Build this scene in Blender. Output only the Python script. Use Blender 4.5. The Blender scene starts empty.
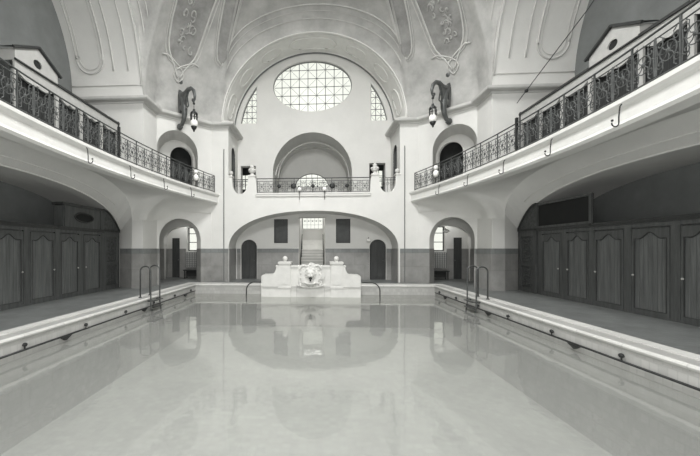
import bpy, math, random
from mathutils import Vector, Matrix
from mathutils.geometry import tessellate_polygon
random.seed(7)
PI = math.pi
sc = bpy.context.scene
COL = sc.collection
cos, sin = math.cos, math.sin

# ------------------------------------------------------------------ materials
WARM = (1.0, 0.995, 0.962); DARK = (0.955, 1.0, 0.985)
def mat(name, v, rough=0.7, mott=0.12, scale=1.5, bump=0.0, tint=None, metal=0.0, spec=0.3, grid=None, mortar=0.75, stretch=(1, 1, 1), fine=0.0):
    m = bpy.data.materials.new(name); m.use_nodes = True
    nt = m.node_tree; N = nt.nodes; L = nt.links
    b = N['Principled BSDF']
    if tint is None: tint = WARM if v > 0.25 else DARK
    b.inputs['Roughness'].default_value = rough
    b.inputs['Metallic'].default_value = metal
    b.inputs['Specular IOR Level'].default_value = spec
    tc = N.new('ShaderNodeTexCoord'); mp = N.new('ShaderNodeMapping'); mp.inputs['Scale'].default_value = stretch
    L.new(tc.outputs['Object'], mp.inputs['Vector'])
    no = N.new('ShaderNodeTexNoise'); no.inputs['Scale'].default_value = scale; no.inputs['Detail'].default_value = 8; no.inputs['Roughness'].default_value = 0.65
    L.new(mp.outputs[0], no.inputs['Vector'])
    cr = N.new('ShaderNodeValToRGB')
    lo, hi = v*(1-mott), min(1, v*(1+mott))
    cr.color_ramp.elements[0].position = .3; cr.color_ramp.elements[1].position = .7
    cr.color_ramp.elements[0].color = (lo*tint[0], lo*tint[1], lo*tint[2], 1)
    cr.color_ramp.elements[1].color = (hi*tint[0], hi*tint[1], hi*tint[2], 1)
    L.new(no.outputs['Fac'], cr.inputs['Fac'])
    out = cr.outputs['Color']
    if grid:
        # stone blocks or tiles: grid = (width, height) in metres; Object coordinates, horizontal = x+y
        sep = N.new('ShaderNodeSeparateXYZ'); L.new(tc.outputs['Object'], sep.inputs[0])
        add = N.new('ShaderNodeMath'); add.operation = 'ADD'; L.new(sep.outputs[0], add.inputs[0]); L.new(sep.outputs[1], add.inputs[1])
        cmb = N.new('ShaderNodeCombineXYZ')
        if len(grid) == 3: L.new(sep.outputs[0], cmb.inputs[0]); L.new(sep.outputs[1], cmb.inputs[1])
        else: L.new(add.outputs[0], cmb.inputs[0]); L.new(sep.outputs[2], cmb.inputs[1])
        br = N.new('ShaderNodeTexBrick'); L.new(cmb.outputs[0], br.inputs['Vector'])
        br.inputs['Scale'].default_value = 1.0
        br.inputs['Brick Width'].default_value = grid[0]; br.inputs['Row Height'].default_value = grid[1]
        br.inputs['Mortar Size'].default_value = 0.012; br.inputs['Mortar Smooth'].default_value = .3
        br.inputs['Color1'].default_value = (1, 1, 1, 1); br.inputs['Color2'].default_value = (.86, .86, .86, 1)
        br.inputs['Mortar'].default_value = (mortar, mortar, mortar, 1)
        if len(grid) == 3: br.offset = 0
        mx = N.new('ShaderNodeMix'); mx.data_type = 'RGBA'; mx.blend_type = 'MULTIPLY'; mx.inputs['Factor'].default_value = 1
        L.new(out, mx.inputs['A']); L.new(br.outputs['Color'], mx.inputs['B']); out = mx.outputs['Result']
    L.new(out, b.inputs['Base Color'])
    if bump > 0:
        n2 = N.new('ShaderNodeTexNoise'); n2.inputs['Scale'].default_value = 22; n2.inputs['Detail'].default_value = 4
        L.new(mp.outputs[0], n2.inputs['Vector'])
        bp = N.new('ShaderNodeBump'); bp.inputs['Strength'].default_value = bump; bp.inputs['Distance'].default_value = .02
        L.new(n2.outputs['Fac'], bp.inputs['Height']); L.new(bp.outputs[0], b.inputs['Normal'])
    return m

M = {}
M['plaster'] = mat('plaster', .65, .85, .05, .8, .25)
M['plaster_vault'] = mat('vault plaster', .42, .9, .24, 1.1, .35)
M['plaster_cove'] = mat('cove plaster', .68, .9, .06, .7, .2)
M['wall_outer_shade'] = mat('outer wall in shade tone', .20, .9, .15, .8, .2)  # side bay shade put into the wall colour as a darker grey
M['plaster_rib'] = mat('vault rib', .56, .9, .1, 2)
M['stucco'] = mat('white stucco', .72, .8, .06, 2, .2)
M['painted'] = mat('painted vault field', .27, .9, .3, 1.7, .2)
M['paint_orn'] = mat('painted ornament', .40, .9, .2, 5)
M['fascia'] = mat('fascia stone', .68, .6, .05, 2)
M['cornice'] = mat('cornice', .52, .8, .08, 2)
M['dado'] = mat('dado tile', .27, .35, .16, 2.2, .05, grid=(1.15, .82), mortar=.8)
M['dado_band'] = mat('dado border', .22, .35, .12, 3, grid=(.45, .3))
M['deck'] = mat('deck tile', .165, .4, .22, 1.3, .1, grid=(.16, .16, 1), mortar=.8)
M['coping'] = mat('coping stone', .60, .5, .07, 2, grid=(1.1, 1.1, 1), mortar=.8)
M['coping_inner'] = mat('wet coping stone', .40, .4, .1, 2, grid=(1.1, 1.1, 1), mortar=.8)
M['pool_tile'] = mat('pool tile', .42, .3, .10, .6, grid=(.15, .15), mortar=.85)
M['pool_floor'] = mat('pool floor tile', .58, .3, .14, .5, grid=(.15, .15, 1), mortar=.9)
M['marble'] = mat('fountain marble', .60, .45, .09, 3, .1)
M['wood'] = mat('dark cabin wood', .08, .5, .35, 2.5, .2, stretch=(3, 3, .35))
M['wood_plank'] = mat('cabin door boards', .12, .5, .35, 3, .2, stretch=(5, 5, .3))
M['wood_dark'] = mat('cabin moulding', .04, .45, .3, 3)
M['carving'] = mat('carved panel', .075, .55, .5, 9, .8)
M['cream'] = mat('cream painted wood', .42, .6, .1, 3)
M['void'] = mat('dark interior', .02, .9, .1)
M['curtain'] = mat('dark curtain', .03, .9, .3, 6, stretch=(6, 6, .2))
M['iron'] = mat('wrought iron', .085, .5, .3, 6, metal=.3)
M['iron_dark'] = mat('dark iron', .035, .45, .3, 6, metal=.4)
M['steel'] = mat('ladder metal', .09, .35, .2, 6, metal=.6, spec=.5)
M['bronze'] = mat('bronze', .11, .4, .3, 6, metal=.3, spec=.5)
M['milk'] = mat('milk glass', .85, .25, .02, 4)
M['door'] = mat('door wood', .045, .5, .3, 4, stretch=(4, 4, .4))
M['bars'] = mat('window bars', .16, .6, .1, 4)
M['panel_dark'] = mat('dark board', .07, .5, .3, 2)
M['step'] = mat('stair stone', .72, .6, .1, 2)
def glass_mat():
    m = bpy.data.materials.new('window glass'); m.use_nodes = True; nt = m.node_tree; N = nt.nodes; L = nt.links
    N.clear(); o = N.new('ShaderNodeOutputMaterial'); mx = N.new('ShaderNodeMixShader'); t = N.new('ShaderNodeBsdfTransparent'); g = N.new('ShaderNodeBsdfGlossy')
    g.inputs['Roughness'].default_value = .3; mx.inputs[0].default_value = .015
    t.inputs['Color'].default_value = (.97, .98, .95, 1)
    L.new(t.outputs[0], mx.inputs[1]); L.new(g.outputs[0], mx.inputs[2]); L.new(mx.outputs[0], o.inputs[0]); return m
M['glass'] = glass_mat()
def water_mat():
    m = bpy.data.materials.new('pool water'); m.use_nodes = True; nt = m.node_tree; N = nt.nodes; L = nt.links
    N.clear(); o = N.new('ShaderNodeOutputMaterial')
    t = N.new('ShaderNodeBsdfTransparent'); t.inputs['Color'].default_value = (.80, .82, .80, 1)
    d = N.new('ShaderNodeBsdfDiffuse'); d.inputs['Color'].default_value = (.47, .475, .46, 1)
    g = N.new('ShaderNodeBsdfGlossy'); g.inputs['Roughness'].default_value = .05; g.inputs['Color'].default_value = (1, 1, .97, 1)
    m1 = N.new('ShaderNodeMixShader'); m1.inputs[0].default_value = .34
    L.new(t.outputs[0], m1.inputs[1]); L.new(d.outputs[0], m1.inputs[2])
    fr = N.new('ShaderNodeFresnel'); fr.inputs['IOR'].default_value = 1.36
    m2 = N.new('ShaderNodeMixShader'); L.new(fr.outputs[0], m2.inputs[0]); L.new(m1.outputs[0], m2.inputs[1]); L.new(g.outputs[0], m2.inputs[2])
    tc = N.new('ShaderNodeTexCoord'); n1 = N.new('ShaderNodeTexNoise'); n1.inputs['Scale'].default_value = 1.6; n1.inputs['Detail'].default_value = 3
    L.new(tc.outputs['Object'], n1.inputs['Vector'])
    b = N.new('ShaderNodeBump'); b.inputs['Strength'].default_value = .10; b.inputs['Distance'].default_value = .05
    L.new(n1.outputs['Fac'], b.inputs['Height']); L.new(b.outputs[0], g.inputs['Normal'])
    L.new(m2.outputs[0], o.inputs[0]); return m
M['water'] = water_mat()

# ------------------------------------------------------------------ mesh helpers
class MB:
    def __init__(s): s.v = []; s.f = []
    def add(s, vs, fs):
        n = len(s.v); s.v += [tuple(p) for p in vs]; s.f += [tuple(i+n for i in f) for f in fs]; return s
    def box(s, a, b, T=None):
        x0, y0, z0 = a; x1, y1, z1 = b
        vs = [(x0,y0,z0),(x1,y0,z0),(x1,y1,z0),(x0,y1,z0),(x0,y0,z1),(x1,y0,z1),(x1,y1,z1),(x0,y1,z1)]
        if T: vs = [T(*p) for p in vs]
        return s.add(vs, [(0,3,2,1),(4,5,6,7),(0,1,5,4),(1,2,6,5),(2,3,7,6),(3,0,4,7)])
    def prism(s, poly, holes, d0, d1, T):
        """poly and holes in (s,z); extruded d0..d1; T(s,d,z)->world"""
        loops = [poly]+list(holes)
        tris = tessellate_polygon([[Vector((p[0], p[1], 0)) for p in lp] for lp in loops])
        flat = [p for lp in loops for p in lp]; n = len(flat)
        vs = [T(p[0], d0, p[1]) for p in flat]+[T(p[0], d1, p[1]) for p in flat]
        fs = [tuple(t) for t in tris]+[tuple(i+n for i in reversed(t)) for t in tris]
        k = 0
        for lp in loops:
            m = len(lp)
            for i in range(m):
                a, b = k+i, k+(i+1) % m; fs.append((a, b, b+n, a+n))
            k += m
        return s.add(vs, fs)
    def strip(s, A, B, closed=False):
        n = len(A); fs = [(i, i+1, n+i+1, n+i) for i in range(n-1)]
        if closed: fs.append((n-1, 0, n, 2*n-1))
        return s.add(list(A)+list(B), fs)
    def grid(s, rows):
        m = len(rows[0]); vs = [p for r in rows for p in r]
        return s.add(vs, [(i*m+j, i*m+j+1, (i+1)*m+j+1, (i+1)*m+j) for i in range(len(rows)-1) for j in range(m-1)])
    def tube(s, pts, r, n=6, closed=False, cap=True):
        pts = [Vector(p) for p in pts]; m = len(pts)
        if m < 2: return s
        rr = r if isinstance(r, (list, tuple)) else [r]*m
        rows = []; up = None
        for i, p in enumerate(pts):
            if closed: t = pts[(i+1) % m]-pts[i-1]
            else: t = pts[min(i+1, m-1)]-pts[max(i-1, 0)]
            if t.length < 1e-9: t = Vector((0, 0, 1))
            t.normalize()
            if up is None:
                up = Vector((0, 0, 1)) if abs(t.z) < .9 else Vector((1, 0, 0))
            a = up-t*up.dot(t)
            if a.length < 1e-6: a = t.orthogonal()
            a.normalize(); b = t.cross(a); up = a
            rows.append([p+(a*cos(2*PI*k/n)+b*sin(2*PI*k/n))*rr[i] for k in range(n)])
        base = len(s.v); s.v += [tuple(q) for row in rows for q in row]
        rng = m if closed else m-1
        for i in range(rng):
            for k in range(n):
                j = (i+1) % m
                s.f.append((base+i*n+k, base+i*n+(k+1) % n, base+j*n+(k+1) % n, base+j*n+k))
        if cap and not closed:
            s.f.append(tuple(base+k for k in reversed(range(n)))); s.f.append(tuple(base+(m-1)*n+k for k in range(n)))
        return s
    def lathe(s, prof, c=(0, 0, 0), n=20, T=None):
        rows = []
        for r, z in prof:
            row = [(c[0]+max(r, 1e-4)*cos(2*PI*k/n), c[1]+max(r, 1e-4)*sin(2*PI*k/n), c[2]+z) for k in range(n)]
            rows.append([T(*q) for q in row] if T else row)
        base = len(s.v); s.v += [tuple(q) for row in rows for q in row]
        for i in range(len(prof)-1):
            for k in range(n):
                s.f.append((base+i*n+k, base+i*n+(k+1) % n, base+(i+1)*n+(k+1) % n, base+(i+1)*n+k))
        s.f.append(tuple(base+k for k in reversed(range(n)))); s.f.append(tuple(base+(len(prof)-1)*n+k for k in range(n)))
        return s
    def ball(s, c, r, n=14, sx=1, sy=1, sz=1, T=None):
        m = n//2
        rows = [(r*sin(PI*i/m), -r*cos(PI*i/m)) for i in range(m+1)]
        TT = lambda x, y, z: (c[0]+x*sx, c[1]+y*sy, c[2]+z*sz)
        return s.lathe(rows, (0, 0, 0), n, (lambda x, y, z: T(*TT(x, y, z))) if T else TT)
    def build(s, name, m, parent=None, smooth=False, kind=None):
        me = bpy.data.meshes.new(name); o = bpy.data.objects.new(name, me); COL.objects.link(o)
        off = Vector((0, 0, 0))
        if parent is not None: off = WLOC[parent.name]
        me.from_pydata([(x-off.x, y-off.y, z-off.z) for x, y, z in s.v], [], s.f); me.update()
        bm_fix(me)
        me.materials.append(m)
        if smooth:
            for p in me.polygons: p.use_smooth = True
        if parent is not None: o.parent = parent
        WLOC[o.name] = off.copy()
        if kind: o['kind'] = kind
        return o
import bmesh
def bm_fix(me):
    bm = bmesh.new(); bm.from_mesh(me); bmesh.ops.recalc_face_normals(bm, faces=bm.faces); bm.to_mesh(me); bm.free()
WLOC = {}
def thing(name, label, cat, loc=(0, 0, 0), group=None):
    o = bpy.data.objects.new(name, None); COL.objects.link(o); o.location = loc; o.empty_display_size = .2
    WLOC[o.name] = Vector(loc); o['label'] = label; o['category'] = cat
    if group: o['group'] = group
    return o
def tag(o, label, cat, group=None):
    o['label'] = label; o['category'] = cat
    if group: o['group'] = group
    return o
def struct_empty(name, loc=(0, 0, 0)):
    o = bpy.data.objects.new(name, None); COL.objects.link(o); o.location = loc; WLOC[o.name] = Vector(loc); o['kind'] = 'structure'; return o
def dup(root, loc, rotz=None, label=None, group=None):
    r = root.copy(); COL.objects.link(r); r.location = loc; WLOC[r.name] = Vector(loc)
    if rotz is not None: r.rotation_euler = (0, 0, rotz)
    if label: r['label'] = label
    if group: r['group'] = group
    for ch in list(root.children):
        c = ch.copy(); COL.objects.link(c); c.parent = r
        for g in list(ch.children):
            d = g.copy(); COL.objects.link(d); d.parent = c
    return r
def frame(P, Q, side=1):
    """vertical plane through P,Q; T(s,d,z): d>0 goes behind the wall"""
    P = Vector((P[0], P[1])); t = Vector((Q[0], Q[1]))-P; L = t.length; t = t/L
    n = Vector((-t.y, t.x))*side
    f = lambda s, d, z: (P.x+t.x*s+n.x*d, P.y+t.y*s+n.y*d, z)
    f.L = L; return f
def arch(c, r, z0, zs, rz=None, n=20, e=2.0):
    """closed loop: jambs from z0 to zs, then a (super)elliptic head"""
    rz = r if rz is None else rz
    pts = [(c+r, z0)]
    for i in range(n+1):
        a = PI*i/n; x = cos(a); y = sin(a)
        pts.append((c+r*math.copysign(abs(x)**(2/e), x), zs+rz*abs(y)**(2/e)))
    pts.append((c-r, z0)); return pts
def rect(x0, x1, z0, z1): return [(x0, z0), (x1, z0), (x1, z1), (x0, z1)]
def tunnel(mb, loop, d0, d1, T, closed=True):
    mb.strip([T(p[0], d0, p[1]) for p in loop], [T(p[0], d1, p[1]) for p in loop], closed)

YC = 9.4
def mY(y, near): return 18.8-y if near else y
G0 = 4.6
# ------------------------------------------------------------------ vaults and upper shell
def zb_at(x, y):
    d = abs(y-YC)
    if abs(abs(x)-7.3) < 1e-3 and d < 5.3: return 8.4+math.sqrt(max(0, 5.3**2-d*d))
    if abs(d-8.6) < 1e-3 and abs(x) < 4.75: return 8.35+.95*math.sqrt(max(0, 4.75**2-x*x))
    return 8.35
oct_ = [(7.3, YC-5.3), (7.3, YC), (7.3, YC+5.3), (7.3, 16), (5.3, 18), (4.75, 18), (0, 18), (-4.75, 18), (-5.3, 18), (-7.3, 16), (-7.3, YC+5.3), (-7.3, YC),
        (-7.3, YC-5.3), (-7.3, 2.8), (-5.3, .8), (-4.75, .8), (0, .8), (4.75, .8), (5.3, .8), (7.3, 2.8)]
bpts = []
for i in range(len(oct_)):
    a, b = oct_[i], oct_[(i+1) % len(oct_)]
    L_ = math.hypot(a[0]-b[0], a[1]-b[1]); n = max(2, int(L_/.22))
    for k in range(n):
        t = k/n
        # refine near arch springings
        bpts.append((a[0]+(b[0]-a[0])*t, a[1]+(b[1]-a[1])*t))
ZC = 14.7
def vault_pt(bx, by, r, off=0):
    zb = zb_at(bx, by)
    h = math.sqrt(max(0, 1-r*r))
    z = zb+(ZC-zb)*h
    x, y = bx*r, YC+(by-YC)*r
    return (x*(1-off/8), YC+(y-YC)*(1-off/8), z-off*h)
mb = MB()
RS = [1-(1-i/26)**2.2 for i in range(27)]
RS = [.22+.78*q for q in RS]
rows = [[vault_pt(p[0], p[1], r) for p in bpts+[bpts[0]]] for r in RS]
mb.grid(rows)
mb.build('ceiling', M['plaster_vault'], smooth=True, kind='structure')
# lantern drum above the oculus
mb = MB(); r0 = RS[0]
ring = [vault_pt(p[0], p[1], r0) for p in bpts]
mb.strip(ring, [(p[0], p[1], p[2]+1.2) for p in ring], True)
mb.build('ceiling_lantern', M['plaster'], kind='structure')

for sg, side in ((-1, 'left'), (1, 'right')):
    mb = MB()
    yy = [YC+5.3*cos(PI*i/48) for i in range(49)]; zz = [8.4+5.3*sin(PI*i/48) for i in range(49)]
    mb.grid([[(sg*(7.3+3.2*j/4), y, z) for y, z in zip(yy, zz)] for j in range(5)])
    mb.build('ceiling_'+side, M['plaster'], smooth=True, kind='structure')
    # stucco: arch edge moulding and U panels
    def bar(x, a, off=.02): return (sg*x, YC+(5.3-off)*cos(a), 8.4+(5.3-off)*sin(a))
    mb = MB()
    for x in (7.38, 7.9, 8.55): mb.tube([bar(x, PI*(.02 if x < 7.5 else .06)+PI*(.96 if x < 7.5 else .88)*i/40) for i in range(41)], .022 if x < 8 else .03, 5)
    def upanel(x0, x1, a0, a1):
        P = []; r = (x1-x0)/2; xc = (x0+x1)/2; ra = r/5.3
        for i in range(17): t = PI*i/16; P.append(bar(xc-r*cos(t), a0+ra-ra*sin(t)))
        for i in range(21): P.append(bar(x1, a0+ra+(a1-a0-2*ra)*i/20))
        for i in range(17): t = PI*i/16; P.append(bar(xc+r*cos(t), a1-ra+ra*sin(t)))
        for i in range(21): P.append(bar(x0, a1-ra-(a1-a0-2*ra)*i/20))
        return P
    mb.tube(upanel(8.95, 10.15, .17, 1.2), .035, 5, closed=True)
    mb.tube(upanel(9.08, 10.02, .2, 1.17), .015, 5, closed=True)
    mb.tube([bar(7.3+3.2*i/10, .075) for i in range(11)], .02, 5)
    mb.build('trim_1' if sg < 0 else 'trim_2', M['cornice'], kind='structure', smooth=True)
    # pier, splay and outer walls
    for near in (0, 1):
        nm = 'wall_%s_pier%s' % (side, '_near' if near else '')
        mb = MB(); Y = lambda y: mY(y, near)
        mb.add([(sg*7.3, Y(14.7), 0), (sg*7.3, Y(16), 0), (sg*7.3, Y(16), 8.4), (sg*7.3, Y(14.7), 8.4)], [(0, 1, 2, 3)])
        mb.add([(sg*7.3, Y(14.7), G0-.1), (sg*10.5, Y(14.7), G0-.1), (sg*10.5, Y(14.7), 8.4), (sg*7.3, Y(14.7), 8.4)], [(0, 1, 2, 3)])
        mb.add([(sg*7.3, Y(14.7), 0), (sg*7.8, Y(14.7), 0), (sg*7.8, Y(14.7), 2.9), (sg*7.3, Y(14.7), 2.95)], [(0, 1, 2, 3)])
        mb.add([(sg*7.8, Y(14.7), 0), (sg*8.6, Y(15.15), 0), (sg*8.6, Y(15.15), 3.6), (sg*7.8, Y(14.7), 4.2)], [(0, 1, 2, 3)])
        mb.add([(sg*8.6, Y(15.15), 0), (sg*10.5, Y(15.15), 0), (sg*10.5, Y(15.15), 4.4), (sg*8.6, Y(15.15), 4.4)], [(0, 1, 2, 3)])
        mb.build(nm, M['plaster'], kind='structure')
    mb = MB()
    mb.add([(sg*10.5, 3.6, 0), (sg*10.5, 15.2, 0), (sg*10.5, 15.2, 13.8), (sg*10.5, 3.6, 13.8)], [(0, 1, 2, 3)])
    mb.build('wall_'+side, M['wall_outer_shade'], kind='structure')

# end barrels (far and near)
for near in (0, 1):
    Y = lambda y: mY(y, near)
    mb = MB(); rows = []
    for j in range(6):
        t = j/5; r = 4.75-.12*t; y = Y(18+2.2*t)
        rows.append([(r*cos(PI*i/48), y, 8.35+(.95*4.75+.15*t)*sin(PI*i/48)) for i in range(49)])
    mb.grid(rows)
    mb.build('ceiling_end' if not near else 'ceiling_near', M['stucco'], smooth=True, kind='structure')
def eb(t, a, off=.02):
    r = 4.75-.12*t-off; return (r*cos(a), 18+2.2*t, 8.35+(.95*4.75+.15*t-off)*sin(a))
mb = MB()
def ebpanel(a0, a1, t0, t1):
    P = []; tc = (t0+t1)/2; rt = (t1-t0)/2; ra = rt*2.2/4.75
    for i in range(9): q = PI*i/8; P.append(eb(tc-rt*cos(q), a0+ra-ra*sin(q)))
    for i in range(11): P.append(eb(t1, a0+ra+(a1-a0-2*ra)*i/10))
    for i in range(9): q = PI*i/8; P.append(eb(tc+rt*cos(q), a1-ra+ra*sin(q)))
    for i in range(11): P.append(eb(t0, a1-ra-(a1-a0-2*ra)*i/10))
    return P
mb.tube(ebpanel(PI/2-.27, PI/2+.27, .25, .75), .035, 5, closed=True)
for s_ in (1, -1):
    for a0, a1 in ((.12, .42), (.92, 1.18)):
        p = ebpanel(a0, a1, .3, .7)
        mb.tube([(s_*q[0], q[1], q[2]) for q in p], .03, 5, closed=True)
    cx = eb(.5, .67)
    mb.tube([(s_*eb(.5+.2*cos(q), .67+.13*sin(q))[0], eb(.5+.2*cos(q), .67)[1], eb(.5, .67+.13*sin(q))[2]) for q in [2*PI*i/16 for i in range(16)]], .03, 5, closed=True)
for t in (0.0, .1, .93): mb.tube([eb(t, PI*i/60, .01) for i in range(61)], .035 if t != .1 else .02, 5)
mb.build('trim_3', M['stucco'], kind='structure', smooth=True)
MB().tube([eb(.97, PI*i/60, .03) for i in range(61)], .055, 6).build('trim_19', M['bars'], kind='structure', smooth=True)  # dark ring standing in for the shade where the barrel meets the wall
# arch bands on the central vault next to the end arch
mb = MB()
def arc_on_vault(r, amp=1): return [vault_pt(4.75*cos(a), 18, r, .015) for a in [PI*(.05+.9*i/50) for i in range(51)]]
for r, w in ((.965, .03), (.93, .02), (.90, .035)): mb.tube(arc_on_vault(r), w, 5)
for sg in (1, -1):
    for r, w in ((.975, .03), (.94, .02)):
        mb.tube([vault_pt(sg*7.3, YC+5.3*cos(a), r, .015) for a in [PI*(.04+.92*i/50) for i in range(51)]], w, 5)
mb.build('trim_4', M['cornice'], kind='structure', smooth=True)

# painted fields on the squinches: (bx,by) boundary position measured along the chamfer, r towards the crown
def bnd(sg, s):
    """boundary point; s=0 chamfer middle, +s towards the end arch (metres), mirrored by sg"""
    s += 1.414
    if s < 0: return (sg*7.3, 16+s)
    if s <= 2.828: return (sg*(7.3-s*.7071), 16+s*.7071)
    return (sg*(5.3-(s-2.828)), 18)
def vfield(sg, s, h, off): # h 0..1 upwards
    bx, by = bnd(sg, s); return vault_pt(bx, by, math.sqrt(max(0, 1-h*h)), off)
def u_shape(sc_, hb, ht, w0, w1, n=14):
    L = [];
    for i in range(n+1):
        t = i/n; h = hb+(ht-hb)*t; q = min(1, t/.22); w = (w0+(w1-w0)*t)*math.sqrt(max(0, 1-(1-q)**2))
        L.append((sc_, w, h))
    return L
for sg, nm in ((-1, 'left'), (1, 'right')):
    mb = MB(); mo = MB(); mt = MB()
    for sc_, hb, ht, w0, w1 in ((-.50, .315, .86, .62, 1.35), (1.75, .40, .86, .36, .75)):
        U = u_shape(sc_, hb, ht, w0, w1)
        mb.grid([[vfield(sg, c-w+2*w*k/8, h, .03) for k in range(9)] for c, w, h in U])
        edge = [vfield(sg, c-w, h, .035) for c, w, h in reversed(U)]+[vfield(sg, c+w, h, .035) for c, w, h in U[1:]]
        mt.tube(edge, .04, 6)
        edge2 = [vfield(sg, c-w*1.12-.06, h-.012, .03) for c, w, h in reversed(U)]+[vfield(sg, c+w*1.12+.06, h-.012, .03) for c, w, h in U[1:]]
        mt.tube(edge2, .022, 5)
    # acanthus ornament inside the main field
    for k in range(26):
        s0 = -.5+random.uniform(-.42, .42); h0 = random.uniform(.40, .82); R = random.uniform(.08, .2); a0 = random.uniform(0, 6.28)
        mo.tube([vfield(sg, s0+R*(1-i/14)*cos(a0+i*.45), h0+R*.16*(1-i/14)*sin(a0+i*.45), .045) for i in range(13)], [.018+.02*sin(PI*i/12) for i in range(13)], 5)
    # pendant tip below the field
    for s1 in (-1, 1):
        mt.tube([vfield(sg, -.5+s1*(.95-.9*t), .355-.11*t+.05*sin(PI*t), .035) for t in [i/12 for i in range(13)]], .035, 5)
        mt.tube([vfield(sg, -.5+s1*(.25*sin(PI*t)), .315-.1*t, .035) for t in [i/8 for i in range(9)]], .028, 5)
    mb.build('ceiling_painted_field_'+nm, M['painted'], kind='structure', smooth=True)
    mo.build('ceiling_painted_ornament_'+nm, M['paint_orn'], kind='structure', smooth=True)
    mt.build('trim_5' if sg < 0 else 'trim_6', M['plaster_rib'], kind='structure', smooth=True)

# cornices
def sweep(mb, path, prof, T=None):
    """path: plan points (x,y); prof: (out, z); out is towards the room = to the left of the path direction"""
    n = len(path); rows = []
    for i in range(n):
        p = Vector(path[i]); a = (p-Vector(path[i-1])).normalized() if i else None; b = (Vector(path[i+1])-p).normalized() if i < n-1 else None
        if a is None: a = b
        if b is None: b = a
        na, nb = Vector((-a.y, a.x)), Vector((-b.y, b.x)); m = (na+nb); m.normalize(); k = 1/max(.35, m.dot(na))
        rows.append([(p.x+m.x*o*k, p.y+m.y*o*k, z) for o, z in prof])
    mb.grid(rows)
CP = [(-.02, 8.0), (.04, 8.01), (.07, 8.07), (.27, 8.09), (.31, 8.13), (.32, 8.22), (.25, 8.26), (-.01, 8.29), (-.05, 8.42)]
k = 7
for sg in (-1, 1):
    for near in (0, 1):
        path = [(4.4, 20.2), (4.4, 18), (5.3, 18), (7.3, 16), (7.3, 14.7), (10.5, 14.7)]
        path = [(sg*x, mY(y, near)) for x, y in path]
        if (sg > 0) == (not near): path.reverse()
        path.reverse() if False else None
        mb = MB(); sweep(mb, path, CP if True else CP)
        # make sure it projects into the room
        mb.build('trim_%d' % k, M['cornice'], kind='structure'); k += 1

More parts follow.
